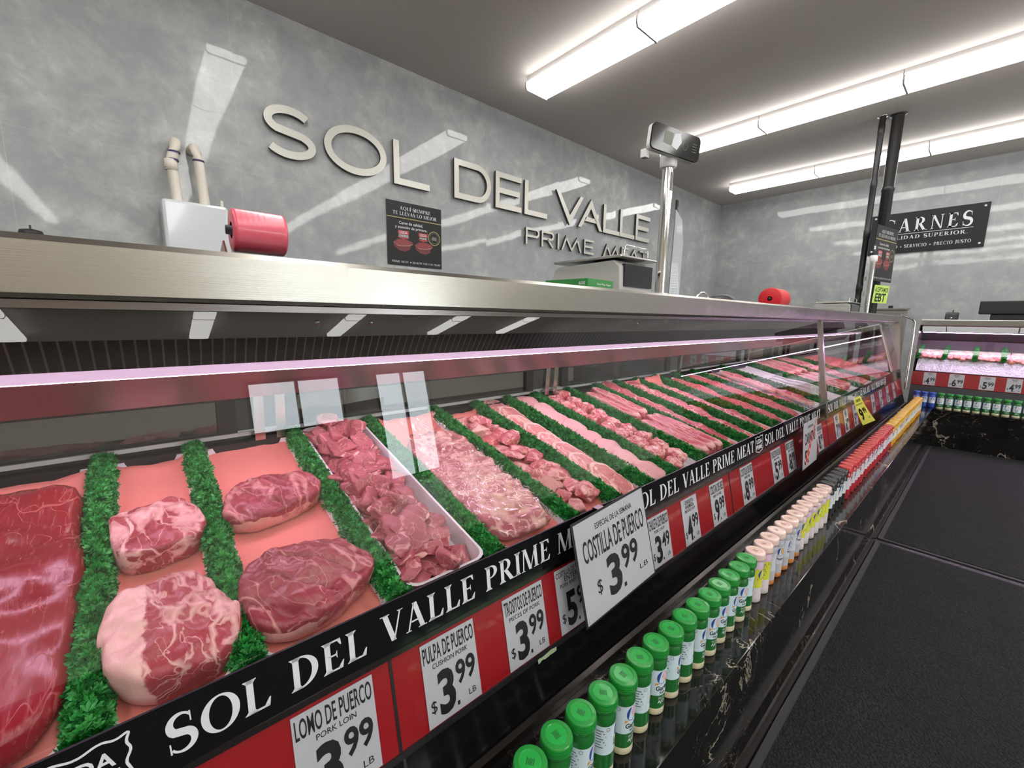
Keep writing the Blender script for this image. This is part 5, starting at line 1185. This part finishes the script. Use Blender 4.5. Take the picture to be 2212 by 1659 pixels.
mb = MB(); board(mb, O, O+ux*w, O+uy*h, .001, 0); put(mb, text2d('ACEPTAMOS', .015), O, ux, uy, (w*.06, h*.62, w*.95, h*.88), 1); put(mb, text2d('EBT', .03), O, ux, uy, (w*.14, h*.08, w*.86, h*.55), 1)
tag(mb.build('notice', [M['neon'], M['ink']], at=tuple(O)), 'lime green notice reading ACEPTAMOS EBT under the far poster', 'notice')
# black service pipes from the ceiling
t_ = thing('ceiling_pipe', 'thick black pipe dropping from the ceiling behind the second scale', 'pipe', (6.60, 1.02, .0))
MB().lathe([(.055, 0), (.055, 2.88), (.060, 2.885), (.060, 2.93), (.055, 2.935), (.055, 3.70)], 28, 0, (6.62, 1.02, 0)).build('tube', M['pipe_black'], t_); MB().lathe([(.056, 3.685), (.078, 3.690), (.078, 3.6995)], 28, 0, (6.62, 1.02, 0)).build('ceiling_flange', M['pipe_black'], t_)
t_ = thing('ceiling_pipe', 'thin jointed black pipe left of the thick ceiling pipe', 'pipe', (6.56, 1.14, 0))
pf_ = [(.030, 0)]
for z in (1.62, 1.80, 2.42, 2.98, 3.56): pf_ += [(.030, z-.05), (.033, z-.045), (.033, z+.045), (.030, z+.05)]
MB().lathe(pf_+[(.030, 3.70)], 22, 0, (6.555, 1.145, 0)).build('tube', M['pipe_black'], t_); MB().lathe([(.031, 3.69), (.05, 3.694), (.05, 3.6995)], 22, 0, (6.555, 1.145, 0)).build('ceiling_flange', M['steel_plain'], t_)
for z in (1.70, 1.88): MB().box(6.545, 6.575, 1.095, 1.115, z, z+.05).build('clamp', M['scale_grey'], t_)
# small things along the canopies
tag(MB().tube([(2.70+.105*cos(radians(a)), 1.25, 1.472+.085*sin(radians(a))) for a in range(0, 181, 15)], .006, 10).build('wire_handle', M['chrome'], at=(2.70, 1.25, 1.472)), 'arched chrome handle on the canopy left of the black hump', 'handle')
t_ = thing('soap_pump', 'black rounded dispenser hump on the canopy left of the red roll', 'dispenser', (2.98, 1.25, 1.472)); MB().lathe([(0, 0), (.11, 0), (.10, .04), (.07, .072), (.03, .085), (0, .087)], 24, 0, (2.98, 1.25, 1.472)).build('dome', M['black_soft'], t_); MB().box(2.84, 2.98, 1.15, 1.2, 1.472, 1.482).build('brim', M['black_soft'], t_)
t_ = thing('side_cabinet', 'beige flat-topped cabinet with a black clip behind the corner of the cases', 'cabinet', (7.95, .95, 0))
MB().box(7.9, 8.1, .84, 1.16, 0, 1.57).build('box', M['concrete'], t_, bevel=.01); MB().box(7.88, 8.1, .82, 1.18, 1.57, 1.59).build('rim', M['concrete'], t_); MB().pz([(7.9, .98), (7.9, 1.03), (7.96, 1.005)], 1.59, 1.625).build('clip', M['black_soft'], t_)
t_ = thing('tape_dispenser', 'small black dispenser with a chrome spot on the far canopy', 'dispenser', (7.4, .37, 1.432))
MB().py([(7.32, 1.432), (7.33, 1.50), (7.37, 1.525), (7.48, 1.52), (7.5, 1.432)], .315, .425).build('body', M['black_satin'], t_, bevel=.01); MB().box(7.38, 7.4, .36, .37, 1.525, 1.55).build('pin', M['black_satin'], t_); b = MB(); b.M = Matrix.Translation((7.324, .37, 1.455))@Matrix.Rotation(-pi/2, 4, 'Y'); b.lathe([(.012, -.004), (.010, .004), (0, .006)], 12).build('button', M['chrome'], t_)
tag(MB().box(7.25, 7.6, -.55, .06, 1.4325, 1.50).build('black_case', M['black_soft'], at=(7.4, -.2, 1.432), bevel=.008), 'flat black case lying on the far canopy, lower of the two', 'case')
tag(MB().box(7.22, 7.62, -.62, .155, 1.5015, 1.645).build('black_case', M['black_soft'], at=(7.4, -.2, 1.5), bevel=.008), 'larger black case stacked on top on the far canopy', 'case')
t_ = thing('wall_hook', 'small grey bracket high on the back wall near the corner', 'bracket', (7.33, 3.99, 3.3)); MB().box(7.30, 7.36, 3.97, 3.999, 3.25, 3.48).build('plate', M['under'], t_, bevel=.01); MB().box(7.32, 7.34, 3.955, 3.97, 3.30, 3.36).build('hook', M['scale_grey'], t_)
# aisle counter behind the long case
t_ = thing('prep_counter', 'grey stone prep counter along the back wall behind the case', 'counter', (3, 3.7, 0)); MB().box(-2.2, 8.9, 3.4, 3.98, .86, .90).build('worktop', M['steel_plain'], t_); MB().box(-2.2, 8.9, 3.45, 3.98, 0, .86).build('base_cabinet', M['dark_grey'], t_)
for i, xs_ in enumerate((-.42, -.02)):
    t2 = thing('hose_spray', 'black hose spray with chrome head behind the case glass, %s of two' % ('left', 'right')[i], 'hose spray', (xs_, 3.3, 1.2), group='hose sprays behind the case'); MB().tube([(xs_-.15, 3.995, 1.45), (xs_-.08, 3.6, 1.2), (xs_, 3.38, 1.02)], .012, 8).build('hose', M['black_soft'], t2); MB().lathe([(0, -.03), (.035, -.02), (.04, .01), (.02, .04), (0, .045)], 16, 0, (xs_, 3.36, .985)).build('head', M['chrome'], t2)
bpy.context.view_layer.update()
